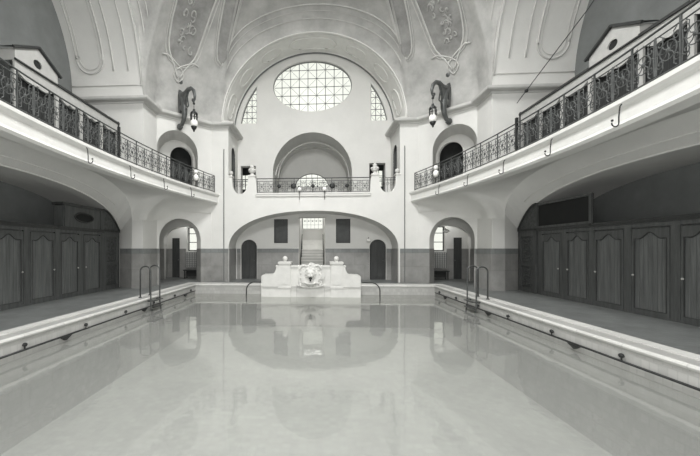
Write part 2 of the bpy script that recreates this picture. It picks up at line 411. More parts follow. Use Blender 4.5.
# ------------------------------------------------------------------ chamfer walls with their openings, vestibules
def passage_dado(mb, T, s0, s1, d=-.03, z1=1.72):
    mb.box((s0, d, 0), (s1, .0, z1), T)
for sg, side in ((-1, 'left'), (1, 'right')):
    A, B = (sg*7.3, 16), (sg*5.3, 18)
    T = frame(A, B, 1 if sg < 0 else -1)
    assert T(0, 1, 0)[1] > 16
    L = T.L
    lo = arch(1.17, 1.06, .0, 2.14, 1.06); up = arch(1.03, 1.04, G0, 6.45, 1.04)
    mb = MB()
    # split the sheet at gallery level so that the openings may touch its lower edge
    lo_out = [(0, 0)]+list(reversed(lo))+[(L, 0), (L, G0), (0, G0)]
    up_out = [(0, G0)]+list(reversed(up))+[(L, G0), (L, 8.4), (0, 8.4)]
    mb.prism(lo_out, [], 0, .02, T); mb.prism(up_out, [], 0, .02, T)
    tunnel(mb, lo, 0, .45, T, False)
    # splayed upper recess
    inn = arch(1.50, .98, G0, 6.40, .98)
    mb.strip([T(p[0], 0, p[1]) for p in up], [T(p[0], 1.15, p[1]) for p in inn])
    dw = arch(1.72, .62, G0, 6.45, .62)
    o2 = [(-.3, G0)]+list(reversed(dw))+[(L+.3, G0), (L+.3, 7.6), (-.3, 7.6)]
    mb.prism(o2, [], 1.15, 1.3, T)
    mb.build('wall_%s_corner' % side, M['plaster'], kind='structure')
    # near corner (plain)
    mb = MB(); mb.add([(sg*7.3, 2.8, 0), (sg*5.3, .8, 0), (sg*5.3, .8, 8.4), (sg*7.3, 2.8, 8.4), (sg*4.4, .8, 0), (sg*4.4, .8, 8.4), (sg*4.4, -1.4, 0), (sg*4.4, -1.4, 8.4)], [(0, 1, 2, 3), (1, 4, 5, 2), (4, 6, 7, 5)])
    mb.build('wall_%s_corner_near' % side, M['plaster'], kind='structure')
    # upper dark room behind the doorway
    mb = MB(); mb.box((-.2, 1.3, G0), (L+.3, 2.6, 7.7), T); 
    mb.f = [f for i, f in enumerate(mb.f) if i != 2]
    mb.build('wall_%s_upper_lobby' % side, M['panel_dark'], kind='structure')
    # lower vestibule
    mb = MB()
    X = lambda x: sg*x
    # back wall with window and door holes
    TB = lambda s, d, z: (sg*s, 20.5+d, z)
    mb.prism(rect(5.45, 8.75, 0, 3.6), [rect(6.25, 7.52, 1.58, 3.0)], 0, .02, TB)
    tunnel(mb, rect(6.25, 7.52, 1.58, 3.0), 0, .3, TB)
    mb.add([(X(8.75), 15.9, 0), (X(8.75), 20.5, 0), (X(8.75), 20.5, 3.6), (X(8.75), 15.9, 3.6)], [(0, 1, 2, 3)])
    mb.add([(X(5.5), 18.1, 0), (X(5.5), 20.5, 0), (X(5.5), 20.5, 3.6), (X(5.5), 18.1, 3.6)], [(0, 1, 2, 3)])
    mb.add([(X(5.3), 17.9, 3.55), (X(5.3), 20.6, 3.55), (X(8.8), 20.6, 3.55), (X(8.8), 15.9, 3.55), (X(7.3), 15.9, 3.55)], [(0, 1, 2, 3, 4)])
    mb.add([(X(7.55), 16.05, 0), (X(8.75), 16.05, 0), (X(8.75), 16.05, 3.6), (X(7.55), 16.05, 3.6)], [(0, 1, 2, 3)])
    mb.strip([T(2.3, .45, z) for z in (0, 3.6)], [T(L+.2, .45, z) for z in (0, 3.6)])
    # inner cross arch of the vestibule
    ca = arch(7.1, 1.25, 0, 2.2, .75); 
    TC = lambda s, d, z: (sg*s, 19.1+d, z)
    mb.prism([(5.5, 0), (5.85, 0)]+list(reversed(ca))[1:-1]+[(8.35, 0), (8.75, 0), (8.75, 3.6), (5.5, 3.6)], [], 0, .25, TC)
    mb.build('wall_%s_vestibule' % side, M['plaster'], kind='structure')
    # dado inside the vestibule
    mb = MB()
    mb.prism([(5.5, 0), (8.75, 0), (8.75, 1.72), (7.6, 1.72), (7.6, 1.5), (6.2, 1.5), (6.2, 1.72), (5.5, 1.72)], [], -.03, 0, TB)
    mb.box((X(8.72), 16.1, 0), (X(8.76), 20.5, 1.72))
    mb.box((X(8.3), 19.05, 0), (X(8.75), 19.1, 1.72)); mb.box((X(5.5), 19.05, 0), (X(5.88), 19.1, 1.72))
    mb.build('baseboard_%s_vestibule' % side, M['dado'], kind='structure')
    # window in the vestibule
    w = struct_empty('window_%d' % (1 if sg < 0 else 2), (sg*6.88, 20.7, 1.58))
    fb = MB()
    fb.prism(rect(6.25, 7.52, 1.58, 3.0), [rect(6.30, 7.47, 1.64, 2.95)], .18, .25, TB); fb.build('window_frame', M['door'], w)
    gb = MB()
    for x in (6.88,): gb.box((x-.02, .2, 1.6), (x+.02, .24, 3.0), TB)
    for z in (2.1, 2.62): gb.box((6.28, .2, z-.02), (7.5, .24, z+.02), TB)
    gb.build('glazing_bar', M['door'], w)
    pb = MB(); pb.box((6.28, .215, 1.6), (7.5, .222, 2.98), TB); pb.build('pane', M['glass'], w)
    # doors in the vestibule
    d = struct_empty('door_%d' % (1 if sg < 0 else 2), (sg*8.2, 20.45, 0))
    db = MB(); db.box((7.98, -.06, 0), (8.42, -.031, 2.35), TB); db.build('door_leaf', M['door'], d)
    db = MB(); db.ball((8.04, -.09, 1.05), .03, 10, T=TB); db.build('knob', M['bronze'], d)
    d = struct_empty('door_%d' % (3 if sg < 0 else 4), (sg*8.7, 17.2, 0))
    db = MB(); db.box((X(8.66), 16.9, 0), (X(8.70), 17.75, 2.2)); db.build('door_leaf', M['door'], d)
    db = MB(); db.ball((X(8.62), 16.98, 1.05), .03, 10); db.build('knob', M['bronze'], d)
    # dado of the hall on this side
    for near in (0, 1):
        mb = MB(); mbb = MB()
        TT = (lambda s, d, z: T(s, d, z)) if not near else (lambda s, d, z: (T(s, d, z)[0], 18.8-T(s, d, z)[1], z))
        segs = [(0, .11), (2.23, L)] if not near else [(0, L)]
        for a, b in segs:
            mb.box((a, -.035, 0), (b, 0, 1.5), TT); mbb.box((a, -.045, 1.5), (b, 0, 1.72), TT)
        Yf = lambda y: mY(y, near)
        for MBX, z0, z1, th in ((mb, 0, 1.5, .035), (mbb, 1.5, 1.72, .045)):
            for a, b in (((7.3-th, 14.7), (7.3, 16.0)), ((7.3-th, 14.7-th), (7.8, 14.7)), ((4.4 if not near else 4.4, 18-th), (5.3, 18))):
                ya, yb = sorted((Yf(a[1]), Yf(b[1]))); xa, xb = sorted((X(a[0]), X(b[0])))
                MBX.box((xa, ya, z0), (xb, yb, z1))
            TS = frame((X(7.8), Yf(14.7)), (X(8.62), Yf(15.16)), 1 if (sg < 0) == (near == 0) else -1)
            dd = -th if TS(0, -1, 0)[1] < TS(0, 0, 0)[1] and not near else (-th)
            MBX.box((0, dd, z0), (TS.L, 0, z1), TS)
        if not near:
            # jambs of the passage
            for s_ in (.11, 2.23): mb.box((s_-.02 if s_ < 1 else s_-.015, -.03, 0), (s_+.015 if s_ < 1 else s_+.02, .45, 1.72), TT)
        mb.build('baseboard_%s%s' % (side, '_near' if near else ''), M['dado'], kind='structure')
        mbb.build('baseboard_%s_border%s' % (side, '_near' if near else ''), M['dado_band'], kind='structure')

# ------------------------------------------------------------------ end wall
TE = lambda s, d, z: (s, 18+d, z)
la = arch(-.03, 4.36, 0, 1.7, 1.97, 40, 2.2)
par = [(4.4, 0), (4.4, 5.55), (4.62, 5.55), (4.62, 8.4), (5.3, 8.4), (5.3, 0)]
def dip(x0, x1, zt, zb, n=10):
    c = (x0+x1)/2; r = (x1-x0)/2
    return [(c-r*cos(PI*i/n), zt-(zt-zb)*(sin(PI*i/n)**.7)) for i in range(n+1)]
top = [(-5.3, 8.4), (-4.4, 8.4), (-4.4, 5.5)]+[(-4.2, 5.5), (-4.2, 5.3)]+dip(-4.2, -3.38, 5.3, 4.56)[1:-1]+[(-3.38, 5.2), (-3.34, 5.5), (-3.0, 5.5), (-2.94, 5.2), (-2.9, 4.6)]
top = top+[(-x, z) for x, z in reversed(top)]
outl = [(-5.3, 0)]+list(reversed(la))+[(5.3, 0)]+list(reversed(top))
mb = MB(); mb.prism(outl, [], 0, .3, TE)
tunnel(mb, la, .3, 1.6, TE, False)
mb.build('wall_end', M['plaster'], kind='structure')
# ledge under the central railing, small moulding
mb = MB(); mb.box((-2.92, -.07, 4.42), (2.92, .32, 4.52), TE); mb.box((-2.95, -.10, 4.52), (2.95, .32, 4.585), TE)
for c in (-3.17, 3.17):
    mb.box((c-.2, -.05, 5.46), (c+.2, .33, 5.53), TE)
mb.box((-4.42, -.05, 5.46), (-4.17, .33, 5.52), TE); mb.box((4.17, -.05, 5.46), (4.42, .33, 5.52), TE)
mb.build('trim_11', M['fascia'], kind='structure')
# arch edge roll and dado on lower recess
mb = MB(); mb.box((-4.39, .02, 0), (-4.35, 1.6, 1.72), TE); mb.box((4.29, .02, 0), (4.33, 1.6, 1.72), TE)
mb.build('baseboard_end', M['dado'], kind='structure')
# lower back wall
TB = lambda s, d, z: (s, 19.6+d, z)
dl = arch(-3.62, .45, 0, 1.8, .43); dr = arch(3.57, .45, 0, 1.8, .43)
st = rect(-.78, .66, 0, 3.48)
wl = rect(-2.2, -1.42, 2.03, 3.38); wr = rect(1.27, 2.07, 2.03, 3.38)
outl = [(-4.4, 0)]+list(reversed(dl))+[(-.78, 0), (-.78, 3.48), (.66, 3.48), (.66, 0)]+list(reversed(dr))+[(4.4, 0), (4.4, 3.9), (-4.4, 3.9)]
mb = MB(); mb.prism(outl, [wl, wr], 0, .02, TB)
for lp in (wl, wr): tunnel(mb, lp, 0, .16, TB)
for lp in (dl, dr): tunnel(mb, lp, 0, .25, TB, False)
mb.build('wall_end_lower', M['plaster'], kind='structure')
mb = MB(); mbb = MB()
for a, b in ((-4.3, -4.1), (-3.15, -.8), (.68, 3.1), (4.04, 4.3)):
    mb.box((a, -.03, 0), (b, 0, 1.5), TB); mbb.box((a, -.04, 1.5), (b, 0, 1.72), TB)
mb.build('baseboard_end_lower', M['dado'], kind='structure'); mbb.build('baseboard_end_border', M['dado_band'], kind='structure')
for i, (lp, c) in enumerate(((dl, -3.62), (dr, 3.57))):
    d = struct_empty('door_%d' % (5+i), (c, 19.75, 0))
    b = MB(); b.prism(list(reversed(lp)), [], .12, .18, TB); b.build('door_leaf', M['door'], d)
    b = MB()
    for q in (c-.01,): b.box((q, .095, 0), (q+.02, .12, 2.2), TB)
    inner = arch(c, .36, .15, 1.78, .34); b.tube([TB(p[0], .115, p[1]) for p in inner], .018, 5, closed=True)
    b.build('door_moulding', M['wood_dark'], d)
    b = MB(); b.ball((c+.3, .08, 1.05), .028, 10, T=TB); b.build('knob', M['bronze'], d)
for i, lp in enumerate((wl, wr)):
    x0, x1 = lp[0][0], lp[1][0]
    w = struct_empty('window_%d' % (3+i), ((x0+x1)/2, 19.75, 2.03))
    b = MB(); b.box((x0, .12, 2.03), (x1, .15, 3.38), TB); b.build('shutter_board', M['panel_dark'], w)
    b = MB(); b.prism(rect(x0, x1, 2.03, 3.38), [rect(x0+.05, x1-.05, 2.08, 3.33)], .06, .12, TB); b.build('window_frame', M['wood_dark'], w)
# stair well
mb = MB()
for x in (-.78, .66): mb.add([(x, 19.6, 0), (x, 25, 0), (x, 25, 4.2), (x, 19.6, 4.2)], [(0, 1, 2, 3)])
mb.add([(-.78, 19.6, 3.48), (.66, 19.6, 3.48), (.66, 20.3, 3.48), (-.78, 20.3, 3.48)], [(0, 1, 2, 3)])
mb.add([(-.78, 20.3, 3.48), (.66, 20.3, 3.48), (.66, 20.3, 4.15), (-.78, 20.3, 4.15)], [(0, 1, 2, 3)])
mb.add([(-.78, 20.3, 4.15), (.66, 20.3, 4.15), (.66, 25, 4.15), (-.78, 25, 4.15)], [(0, 1, 2, 3)])
TW = lambda s, d, z: (s, 24+d, z)
mb.prism(rect(-.78, .66, 1.0, 4.2), [rect(-.77, .65, 3.08, 3.92)], 0, .02, TW)
mb.build('wall_stairwell', M['plaster'], kind='structure')
mb = MB()
n = 10
for i in range(n):
    mb.box((-.78, 19.62+i*.27, 0), (.66, 24.0, (i+1)*.17))
mb.box((-.78, 23.0, 1.7), (.66, 24, 2.02)); mb.box((-.78, 23.3, 1.9), (.66, 24, 2.3))
mb.build('floor_stairs', M['step'], kind='structure')
mb = MB()
for i in range(n): mb.box((-.78, 19.60+i*.27, i*.17+.005), (.66, 19.619+i*.27, (i+1)*.17-.045))
mb.build('trim_20', M['cornice'], kind='structure')
w = struct_empty('window_5', (0, 24.05, 3.08))
b = MB(); b.prism(rect(-.775, .655, 3.06, 3.94), [rect(-.74, .62, 3.1, 3.9)], .05, .1, TW); b.build('window_frame', M['bars'], w)
b = MB()
for q in range(1, 5): b.box((-.72+q*.26, .06, 3.1), (-.705+q*.26, .08, 3.9), TW)
for q in (3.35, 3.62): b.box((-.72, .06, q), (.6, .08, q+.015), TW)
for q in range(5): b.ball((-.6+.26*q, .07, 3.62), .045, 8, T=TW)
b.build('glazing_bar', M['bars'], w)
b = MB(); b.box((-.74, .085, 3.08), (.62, .09, 3.92), TW); b.build('pane', M['glass'], w)
for s_, nm in ((-.72, 'left'), (.60, 'right')):
    h = thing('stair_handrail', 'slim iron handrail on the %s side of the end stairs' % nm, 'handrail', (s_, 19.7, 0))
    b = MB(); b.tube([(s_, 19.6, .9), (s_, 22.3, 2.6), (s_, 23.2, 2.65)], .022, 6); b.build('rail', M['iron_dark'], h)
    for q in range(4):
        y = 19.68+q*.85; b = MB(); b.tube([(s_, y, .0+.1+q*.5), (s_, y, .95+q*.535)], .018, 6); b.build('post', M['iron_dark'], h)

# end gallery bay: reveals, back wall, niche
mb = MB()
for sg in (-1, 1):
    TR = lambda s, d, z, sg=sg: (sg*(4.4+d), 18+s, z)
    ar = arch(1.1, .42, G0, 6.85, .42)
    mb.prism([(.3, G0)]+list(reversed(ar))+[(2.25, G0), (2.25, 8.4), (.3, 8.4)], [], 0, .02, TR)
mb.build('wall_end_reveals', M['plaster'], kind='structure')
mb = MB()
for sg in (-1, 1):
    TR = lambda s, d, z, sg=sg: (sg*(4.4+d), 18+s, z)
    mb.prism(list(reversed(arch(1.1, .42, G0, 6.85, .42))), [], .12, .14, TR)
    tunnel(mb, arch(1.1, .42, G0, 6.85, .42), 0, .12, TR, False)
mb.build('door_7', M['panel_dark'], kind='structure')
TN = lambda s, d, z: (s, 20.2+d, z)
def ell(cx, cz, a, b, n=48): return [(cx+a*cos(2*PI*i/n), cz+b*sin(2*PI*i/n)) for i in range(n)]
oval = ell(-.05, 11.1, 2.27, 1.47)
def quarter(sg):
    # lunette beside the oval, its outer edge following the vault
    P = [(sg*3.28, 9.02)]
    for i in range(9):
        a = .16+(.69-.16)*i/8; P.append((sg*(4.28*cos(a)), 8.3+4.45*sin(a)))
    P = [(sg*3.28, 9.02), (sg*4.18, 9.02)]+[p for p in P[1:] if abs(p[0]) >= 3.28]
    P.append((sg*3.28, P[-1][1]+.02)); return P
qL, qR = quarter(-1), quarter(1)
niche = arch(-.06, 2.28, G0, 6.1, 2.33, 32)
uL, uR = rect(-4.22, -3.34, G0, 6.54), rect(3.2, 4.1, G0, 6.6)
N_ = 48
outl = [(-4.6, G0), (-4.22, G0), (-4.22, 6.54), (-3.34, 6.54), (-3.34, G0)]+list(reversed(niche))+[(3.2, G0), (3.2, 6.6), (4.1, 6.6), (4.1, G0), (4.6, G0), (4.6, 8.3)]
outl += [(4.65*cos(PI*i/N_), 8.35+4.68*sin(PI*i/N_)) for i in range(N_+1)]+[(-4.6, 8.3)]
mb = MB(); mb.prism(outl, [oval, qL, qR], 0, .02, TN)
for lp in (oval, qL, qR): tunnel(mb, lp, 0, .28, TN)
for lp in ([uL[0], uL[3], uL[2], uL[1]], [uR[0], uR[3], uR[2], uR[1]]): tunnel(mb, lp, 0, .5, TN, False)
mb.build('wall_end_upper', M['plaster'], kind='structure')
# niche: barrel with two groin ribs, back wall with lunette
mb = MB()
tunnel(mb, niche, .02, 3.3, TN, False)
lun = arch(-.12, 1.13, 5.85, 5.86, .9, 24)
TL = lambda s, d, z: (s, 23.5+d, z)
mb.prism([(-2.4, G0), (2.4, G0), (2.4, 8.5), (-2.4, 8.5)], [lun], 0, .02, TL); tunnel(mb, lun, 0, .2, TL)
mb.build('wall_niche', M['plaster_cove'], kind='structure')
mb = MB()
mb.tube([TN(2.2*cos(a), 1.6, 6.1+2.22*sin(a)) for a in [PI*i/24 for i in range(25)]], .05, 5)
for s_ in (-1, 1):
    mb.tube([TN(s_*2.24*cos(a), .6+2.4*a/(PI/2), 6.1+2.26*sin(a)) for a in [PI/2*i/16 for i in range(17)]], .03, 5)
mb.build('trim_12', M['stucco'], kind='structure', smooth=True)
# rooms behind the small upper openings
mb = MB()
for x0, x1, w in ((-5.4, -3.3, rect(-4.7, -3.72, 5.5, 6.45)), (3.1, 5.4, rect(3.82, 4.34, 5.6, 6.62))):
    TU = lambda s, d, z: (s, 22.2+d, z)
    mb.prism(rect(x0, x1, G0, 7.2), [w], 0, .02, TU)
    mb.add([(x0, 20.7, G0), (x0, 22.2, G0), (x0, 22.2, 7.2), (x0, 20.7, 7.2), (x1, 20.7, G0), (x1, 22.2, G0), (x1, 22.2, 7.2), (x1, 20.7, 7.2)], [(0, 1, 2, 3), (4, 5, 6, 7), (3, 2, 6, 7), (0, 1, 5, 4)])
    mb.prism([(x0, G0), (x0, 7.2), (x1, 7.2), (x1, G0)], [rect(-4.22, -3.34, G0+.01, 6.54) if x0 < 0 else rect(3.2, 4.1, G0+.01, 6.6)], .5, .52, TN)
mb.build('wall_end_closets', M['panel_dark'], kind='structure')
def grid_window(idx, loop, T, nx, nz, x0, x1, z0, z1, d, inside, bw=.019, diag=True, mt='bars'):
    w = struct_empty('window_%d' % idx, T((x0+x1)/2, d, z0))
    b = MB(); b.tube([T(p[0], d, p[1]) for p in loop], .045, 5, closed=True); b.build('window_frame', M[mt], w)
    b = MB(); g = 60
    def clip(pts, r):
        run = []
        for p in pts:
            if inside(*p): run.append(T(p[0], d, p[1]))
            else:
                if len(run) > 1: b.tube([run[0], run[-1]], r, 4)
                run = []
        if len(run) > 1: b.tube([run[0], run[-1]], r, 4)
    for i in range(1, nx):
        x = x0+(x1-x0)*i/nx; clip([(x, z0+(z1-z0)*k/g) for k in range(g+1)], bw)
    for j in range(1, nz):
        z = z0+(z1-z0)*j/nz; clip([(x0+(x1-x0)*k/g, z) for k in range(g+1)], bw)
    if diag:
        cw, ch = (x1-x0)/nx, (z1-z0)/nz
        for i in range(nx):
            for j in range(nz):
                xa, za = x0+i*cw, z0+j*ch
                a, c = ((xa, za), (xa+cw, za+ch)) if (i+j) % 2 else ((xa+cw, za), (xa, za+ch))
                clip([(a[0]+(c[0]-a[0])*k/8, a[1]+(c[1]-a[1])*k/8) for k in range(9)], bw*.4)
        for i in range(1, nx, 2):
            for j in range(1, nz):
                x, z = x0+i*cw, z0+j*ch
                if inside(x, z): b.ball((x, d, z), .04, 6, T=T)
    b.build('glazing_bar', M[mt], w)
    b = MB(); b.prism(loop, [], d+.03, d+.035, T); b.build('pane', M['glass'], w)
grid_window(6, oval, TN, 9, 6, -2.32, 2.22, 9.63, 12.57, .15, lambda x, z: ((x+.05)/2.27)**2+((z-11.1)/1.47)**2 < 1)
def inq(sg): return lambda x, z: 3.28 < sg*x and 9.02 < z and (sg*x)**2/4.28**2+((z-8.3)/4.45)**2 < 1
grid_window(7, qL, TN, 3, 6, -4.18, -3.28, 9.02, 11.1, .15, inq(-1), diag=True)
grid_window(8, qR, TN, 3, 6, 3.28, 4.18, 9.02, 11.1, .15, inq(1), diag=True)
grid_window(9, lun, TL, 6, 3, -1.25, 1.01, 5.85, 6.76, .1, lambda x, z: ((x+.12)/1.13)**2+((z-5.86)/.9)**2 < 1 and z > 5.85, diag=False, bw=.016)
TU = lambda s, d, z: (s, 22.2+d, z)
grid_window(10, rect(-4.7, -3.72, 5.5, 6.45), TU, 3, 3, -4.7, -3.72, 5.5, 6.45, .05, lambda x, z: True, diag=False)
grid_window(11, rect(3.82, 4.34, 5.6, 6.62), TU, 2, 3, 3.82, 4.34, 5.6, 6.62, .05, lambda x, z: True, diag=False)

# near end wall behind the camera, with the oval window opposite
TNE = lambda s, d, z: (s, -1.4-d, z)
outl = [(-4.6, -.1), (4.6, -.1), (4.6, 8.3)]+[(4.62*cos(PI*i/24), 8.25+4.55*sin(PI*i/24)) for i in range(25)]+[(-4.6, 8.3)]
mb = MB(); mb.prism(outl, [ell(0, 10.6, 2.6, 1.6), rect(-3.2, 3.2, .6, 3.8)], 0, .1, TNE); mb.build('wall_near', M['plaster'], kind='structure')  # low opening added to go with the low fill light

# ------------------------------------------------------------------ galleries
def gx(y): return 6.17-.0166*(y-YC)**2
def z1(y):
    u = min(1, abs(y-YC)/5.35); return 2.4+2.13*(1-u**3.3)**(1/3.3)
def z2(y):
    u = min(1, abs(y-YC)/5.77); return 2.25+1.8*(1-u**2.3)**(1/2.3)
for sg, side in ((-1, 'left'), (1, 'right')):
    ys = [.8+17.2*i/80 for i in range(81)]
    mb = MB()
    prof = [(.30, 4.04), (.02, 4.06), (-.02, 4.12), (0, 4.18), (0, 4.40), (-.05, 4.44), (-.09, 4.50), (-.09, 4.58), (-.02, G0), (.30, G0)]
    mb.grid([[(sg*(gx(y)+o), y, z) for o, z in prof] for y in ys])
    mb.build('trim_%d' % (13 if sg < 0 else 14), M['fascia'], kind='structure')
    mb = MB()
    mb.grid([[(sg*(gx(y)+.1), y, G0-.005), (sg*(10.55 if 4.0 < y < 14.8 else 7.35 if 2.8 < y < 16 else max(5.25, 7.35-(abs(y-YC)-6.6))), y, G0-.005)] for y in ys])
    mb.build('floor_gallery_'+side, M['deck'], kind='structure')
    # cove under the gallery
    rows = []
    half = []
    W = [((5.3, 18), 3.75), ((5.8, 17.5), 3.5), ((6.3, 17), 3.32), ((6.8, 16.5), 3.16), ((7.3, 16), 3.05), ((7.3, 15.5), 2.98), ((7.3, 15.1), 2.96), ((7.3, 14.7), 2.95), ((7.55, 14.7), 2.92), ((7.8, 14.7), 2.9)]
    tops = [17.95, 17.5, 17.0, 16.5, 16.0, 15.65, 15.35, 15.05, 14.85, 14.7]
    for (w, z), ty in zip(W, tops): half.append((w, z, ty))
    for i in range(1, 30):
        y = 14.7-(14.7-YC)*(i/29)**1.5; half.append(((7.8, y), max(2.9 if y > 14.6 else 0, z1(y)), y))
    full = half+[((w[0], 18.8-w[1]), z, 18.8-ty) for w, z, ty in reversed(half[:-1])]
    for w, z, ty in full:
        xt = gx(ty)+.02; row = []
        for j in range(13):
            t = j/12; a = PI/2*t
            if z < 4.04: kx, kz = 1-cos(a), sin(a)
            else: kx, kz = t, t
            # from the wall upwards and outwards
            hx = (1-cos(a)); vz = sin(a)
            if z > 4.04: hx = t; vz = sin(a)
            row.append((sg*(w[0]+(xt-w[0])*hx), w[1]+(ty-w[1])*hx, z+(4.06-z)*(vz if z < 4.04 else t)))
        rows.append(row)
    mb = MB(); mb.grid(rows)
    mb.build('ceiling_cove_'+side, M['plaster_cove'], kind='structure', smooth=True)
    # vault over the cabin bay
    mb = MB(); A_, B_, C_ = [], [], []
    for i in range(61):
        t = -1+2*i/60; y1 = YC+5.3*t; y2 = YC+5.75*t
        zz1 = max(z1(y1), 2.9 if abs(t) > .99 else 0)
        A_.append((sg*7.8, y1, zz1)); B_.append((sg*8.6, y2, z2(y2))); C_.append((sg*10.5, y2, z2(y2)))
    def mid(P, Q, t): return [tuple(p[k]+(q[k]-p[k])*t for k in range(3)) for p, q in zip(P, Q)]
    mb.grid([A_, mid(A_, B_, .35), mid(A_, B_, .7), B_]); mb.grid([B_, C_])
    mb.build('ceiling_bay_'+side, M['plaster_cove'], kind='structure', smooth=False)
    mb = MB(); mb.tube([(p[0], p[1], p[2]-.01) for p in mid(A_, B_, .62)][4:-4], .02, 5); mb.tube([(sg*8.6, p[1], p[2]-.01) for p in B_], .03, 5)
    mb.build('trim_%d' % (15 if sg < 0 else 16), M['stucco'], kind='structure', smooth=True)
# end bay floor and soffit
mb = MB(); mb.box((-4.4, 18.0+.3, 4.35), (4.4, 20.2, 4.58)); mb.box((-2.35, 20.2, 4.35), (2.35, 23.5, 4.59)); mb.build('floor_gallery_end', M['deck'], kind='structure')
# galleries' vertical downpipes flanking the great arch
for sg, nm in ((-1, 'left'), (1, 'right')):
    o = MB().tube([(sg*4.62, 17.94, 0.05), (sg*4.62, 17.94, 4.3), (sg*4.62, 17.94, 6.9)], .022, 6).build('downpipe', M['bars'])
    tag(o, 'thin vertical pipe on the end wall %s of the great arch' % nm, 'pipe')

# ------------------------------------------------------------------ deck, pool, water
PX_, PY0, PY1 = 5.65, 2.0, 16.6
mb = MB()
def ringdeck(zz, cop=.55):
    o = [(-8.9, -1.4), (8.9, -1.4), (8.9, 21), (-8.9, 21)]
    return [((-10.6, -1.5), (10.6, -1.5), (10.6, 20.9), (-10.6, 20.9)), ((-PX_-cop, PY0-cop), (PX_+cop, PY0-cop), (PX_+cop, PY1+cop), (-PX_-cop, PY1+cop))]
o, i_ = ringdeck(0)
mb.prism(list(o), [list(reversed(i_))], 0, 0.001, lambda s, d, z: (s, z, -d))
mb.build('floor', M['deck'], kind='structure')
mb = MB()
inn = [(-PX_, PY0), (PX_, PY0), (PX_, PY1), (-PX_, PY1)]
mb.prism(list(i_), [list(reversed(inn))], -.012, .10, lambda s, d, z: (s, z, -d))
mb.build('trim_17', M['coping_inner'], kind='structure')
mb = MB(); c2 = [(-PX_-.3, PY0-.3), (PX_+.3, PY0-.3), (PX_+.3, PY1+.3), (-PX_-.3, PY1+.3)]
mb.prism(list(i_), [list(reversed(c2))], -.03, -.012, lambda s, d, z: (s, z, -d))
mb.build('trim_21', M['coping'], kind='structure')
mb = MB()
zl = -.85; lw = .32; zf = -1.9
R0 = [(-PX_, PY0), (PX_, PY0), (PX_, PY1), (-PX_, PY1)]; R1 = [(-PX_+lw, PY0+lw), (PX_-lw, PY0+lw), (PX_-lw, PY1-lw), (-PX_+lw, PY1-lw)]
q = lambda R, z: [(x, y, z) for x, y in R]
mb.strip(q(R0, -.10), q(R0, zl), True); mb.strip(q(R0, zl), q(R1, zl), True); mb.strip(q(R1, zl), q(R1, zf), True)
mb.build('pool_wall', M['pool_tile'], kind='structure')
mb = MB(); mb.add(q(R1, zf), [(0, 1, 2, 3)]); mb.build('floor_pool', M['pool_floor'], kind='structure')
mb = MB(); mb.add([(-PX_, PY0, -.45), (PX_, PY0, -.45), (PX_, PY1, -.45), (-PX_, PY1, -.45)], [(0, 1, 2, 3)]); mb.build('water', M['water'], kind='structure')
# bull-nosed lip of the coping
mb = MB(); mb.tube([(-PX_, PY0, -.03), (-PX_, PY1, -.03), (PX_, PY1, -.03), (PX_, PY0, -.03)], .045, 8); mb.build('trim_18', M['coping'], kind='structure')

for sg, nm in ((-1, 'left'), (1, 'right')):
    h = thing('grab_pipe', 'long dark grab pipe along the %s wall of the pool above the water' % nm, 'handrail', (sg*5.6, 9.4, -.3))
    MB().tube([(sg*5.605, 2.2, -.30), (sg*5.605, 16.4, -.30)], .022, 8).build('pipe', M['iron_dark'], h, smooth=True)
    for k in range(8):
        y = 2.9+1.85*k
        b = MB(); b.tube([(sg*5.65, y, -.22), (sg*5.605, y, -.22), (sg*5.605, y, -.31)], .016, 6); b.ball((sg*5.6, y, -.2), .045, 8)
        b.build('bracket', M['iron_dark'], h)
        if k % 2: 
            b = MB(); b.add([(sg*5.56, y-.9, -.31), (sg*5.56, y-.55, -.31), (sg*5.56, y-.75, -.40), (sg*5.62, y-.9, -.31), (sg*5.62, y-.55, -.31), (sg*5.62, y-.75, -.40)], [(0, 1, 2), (3, 4, 5), (0, 1, 4, 3), (1, 2, 5, 4), (2, 0, 3, 5)]); b.build('hook', M['iron_dark'], h)

# ladders
for sg, nm, y0, y1 in ((-1, 'left', 11.75, 12.45), (1, 'right', 12.8, 12.1)):
    h = thing('pool_ladder', 'dark metal pool ladder with two hooped rails on the %s edge' % nm, 'ladder', (sg*5.9, (y0+y1)/2, 0))
    for y in (y0, y1):
        P = [(sg*5.90, y-.0, 0)]+[(sg*5.90, y, .92)]
        for i in range(1, 12):
            a = PI*i/12; P.append((sg*(5.715+.185*cos(a)), y, .93+.17*sin(a)))
        P += [(sg*5.53, y, .92), (sg*5.53, y, -.2), (sg*5.40, y, -1.0)]
        MB().tube(P, .026, 8).build('side_rail', M['steel'], h, smooth=True)
        MB().lathe([(.0, 0), (.06, 0), (.06, .015), (.03, .04), (.0, .04)], (sg*5.90, y, 0.012), 12).build('foot_flange', M['steel'], h)
        MB().tube([(sg*5.53, y, -.10), (sg*5.66, y, -.10)], .03, 6).build('wall_clamp', M['steel'], h)
    for z in (-.1, -.32, -.56, -.80, -.98):
        MB().box((min(sg*5.40, sg*5.54), min(y0, y1), z-.015), (max(sg*5.40, sg*5.54), max(y0, y1), z+.015)).build('tread', M['steel'], h)
# curved grab rails beside the fountain
for sg, nm in ((-1, 'left'), (1, 'right')):
    P = [(sg*2.22, 16.2, .02)]
    P = [(sg*2.24, 15.95, .18)]+[(sg*(2.24+.42+.36*sin(a)), 15.95-.05*a, .0-.18+.36*cos(a)) for a in [PI/2*i/10 for i in range(11)]]+[(sg*3.02, 15.85, -.7)]
    o = MB().tube(P, .026, 8).build('grab_rail', M['iron_dark'], smooth=True)
    tag(o, 'curved dark grab rail bending into the water %s of the fountain' % nm, 'handrail')

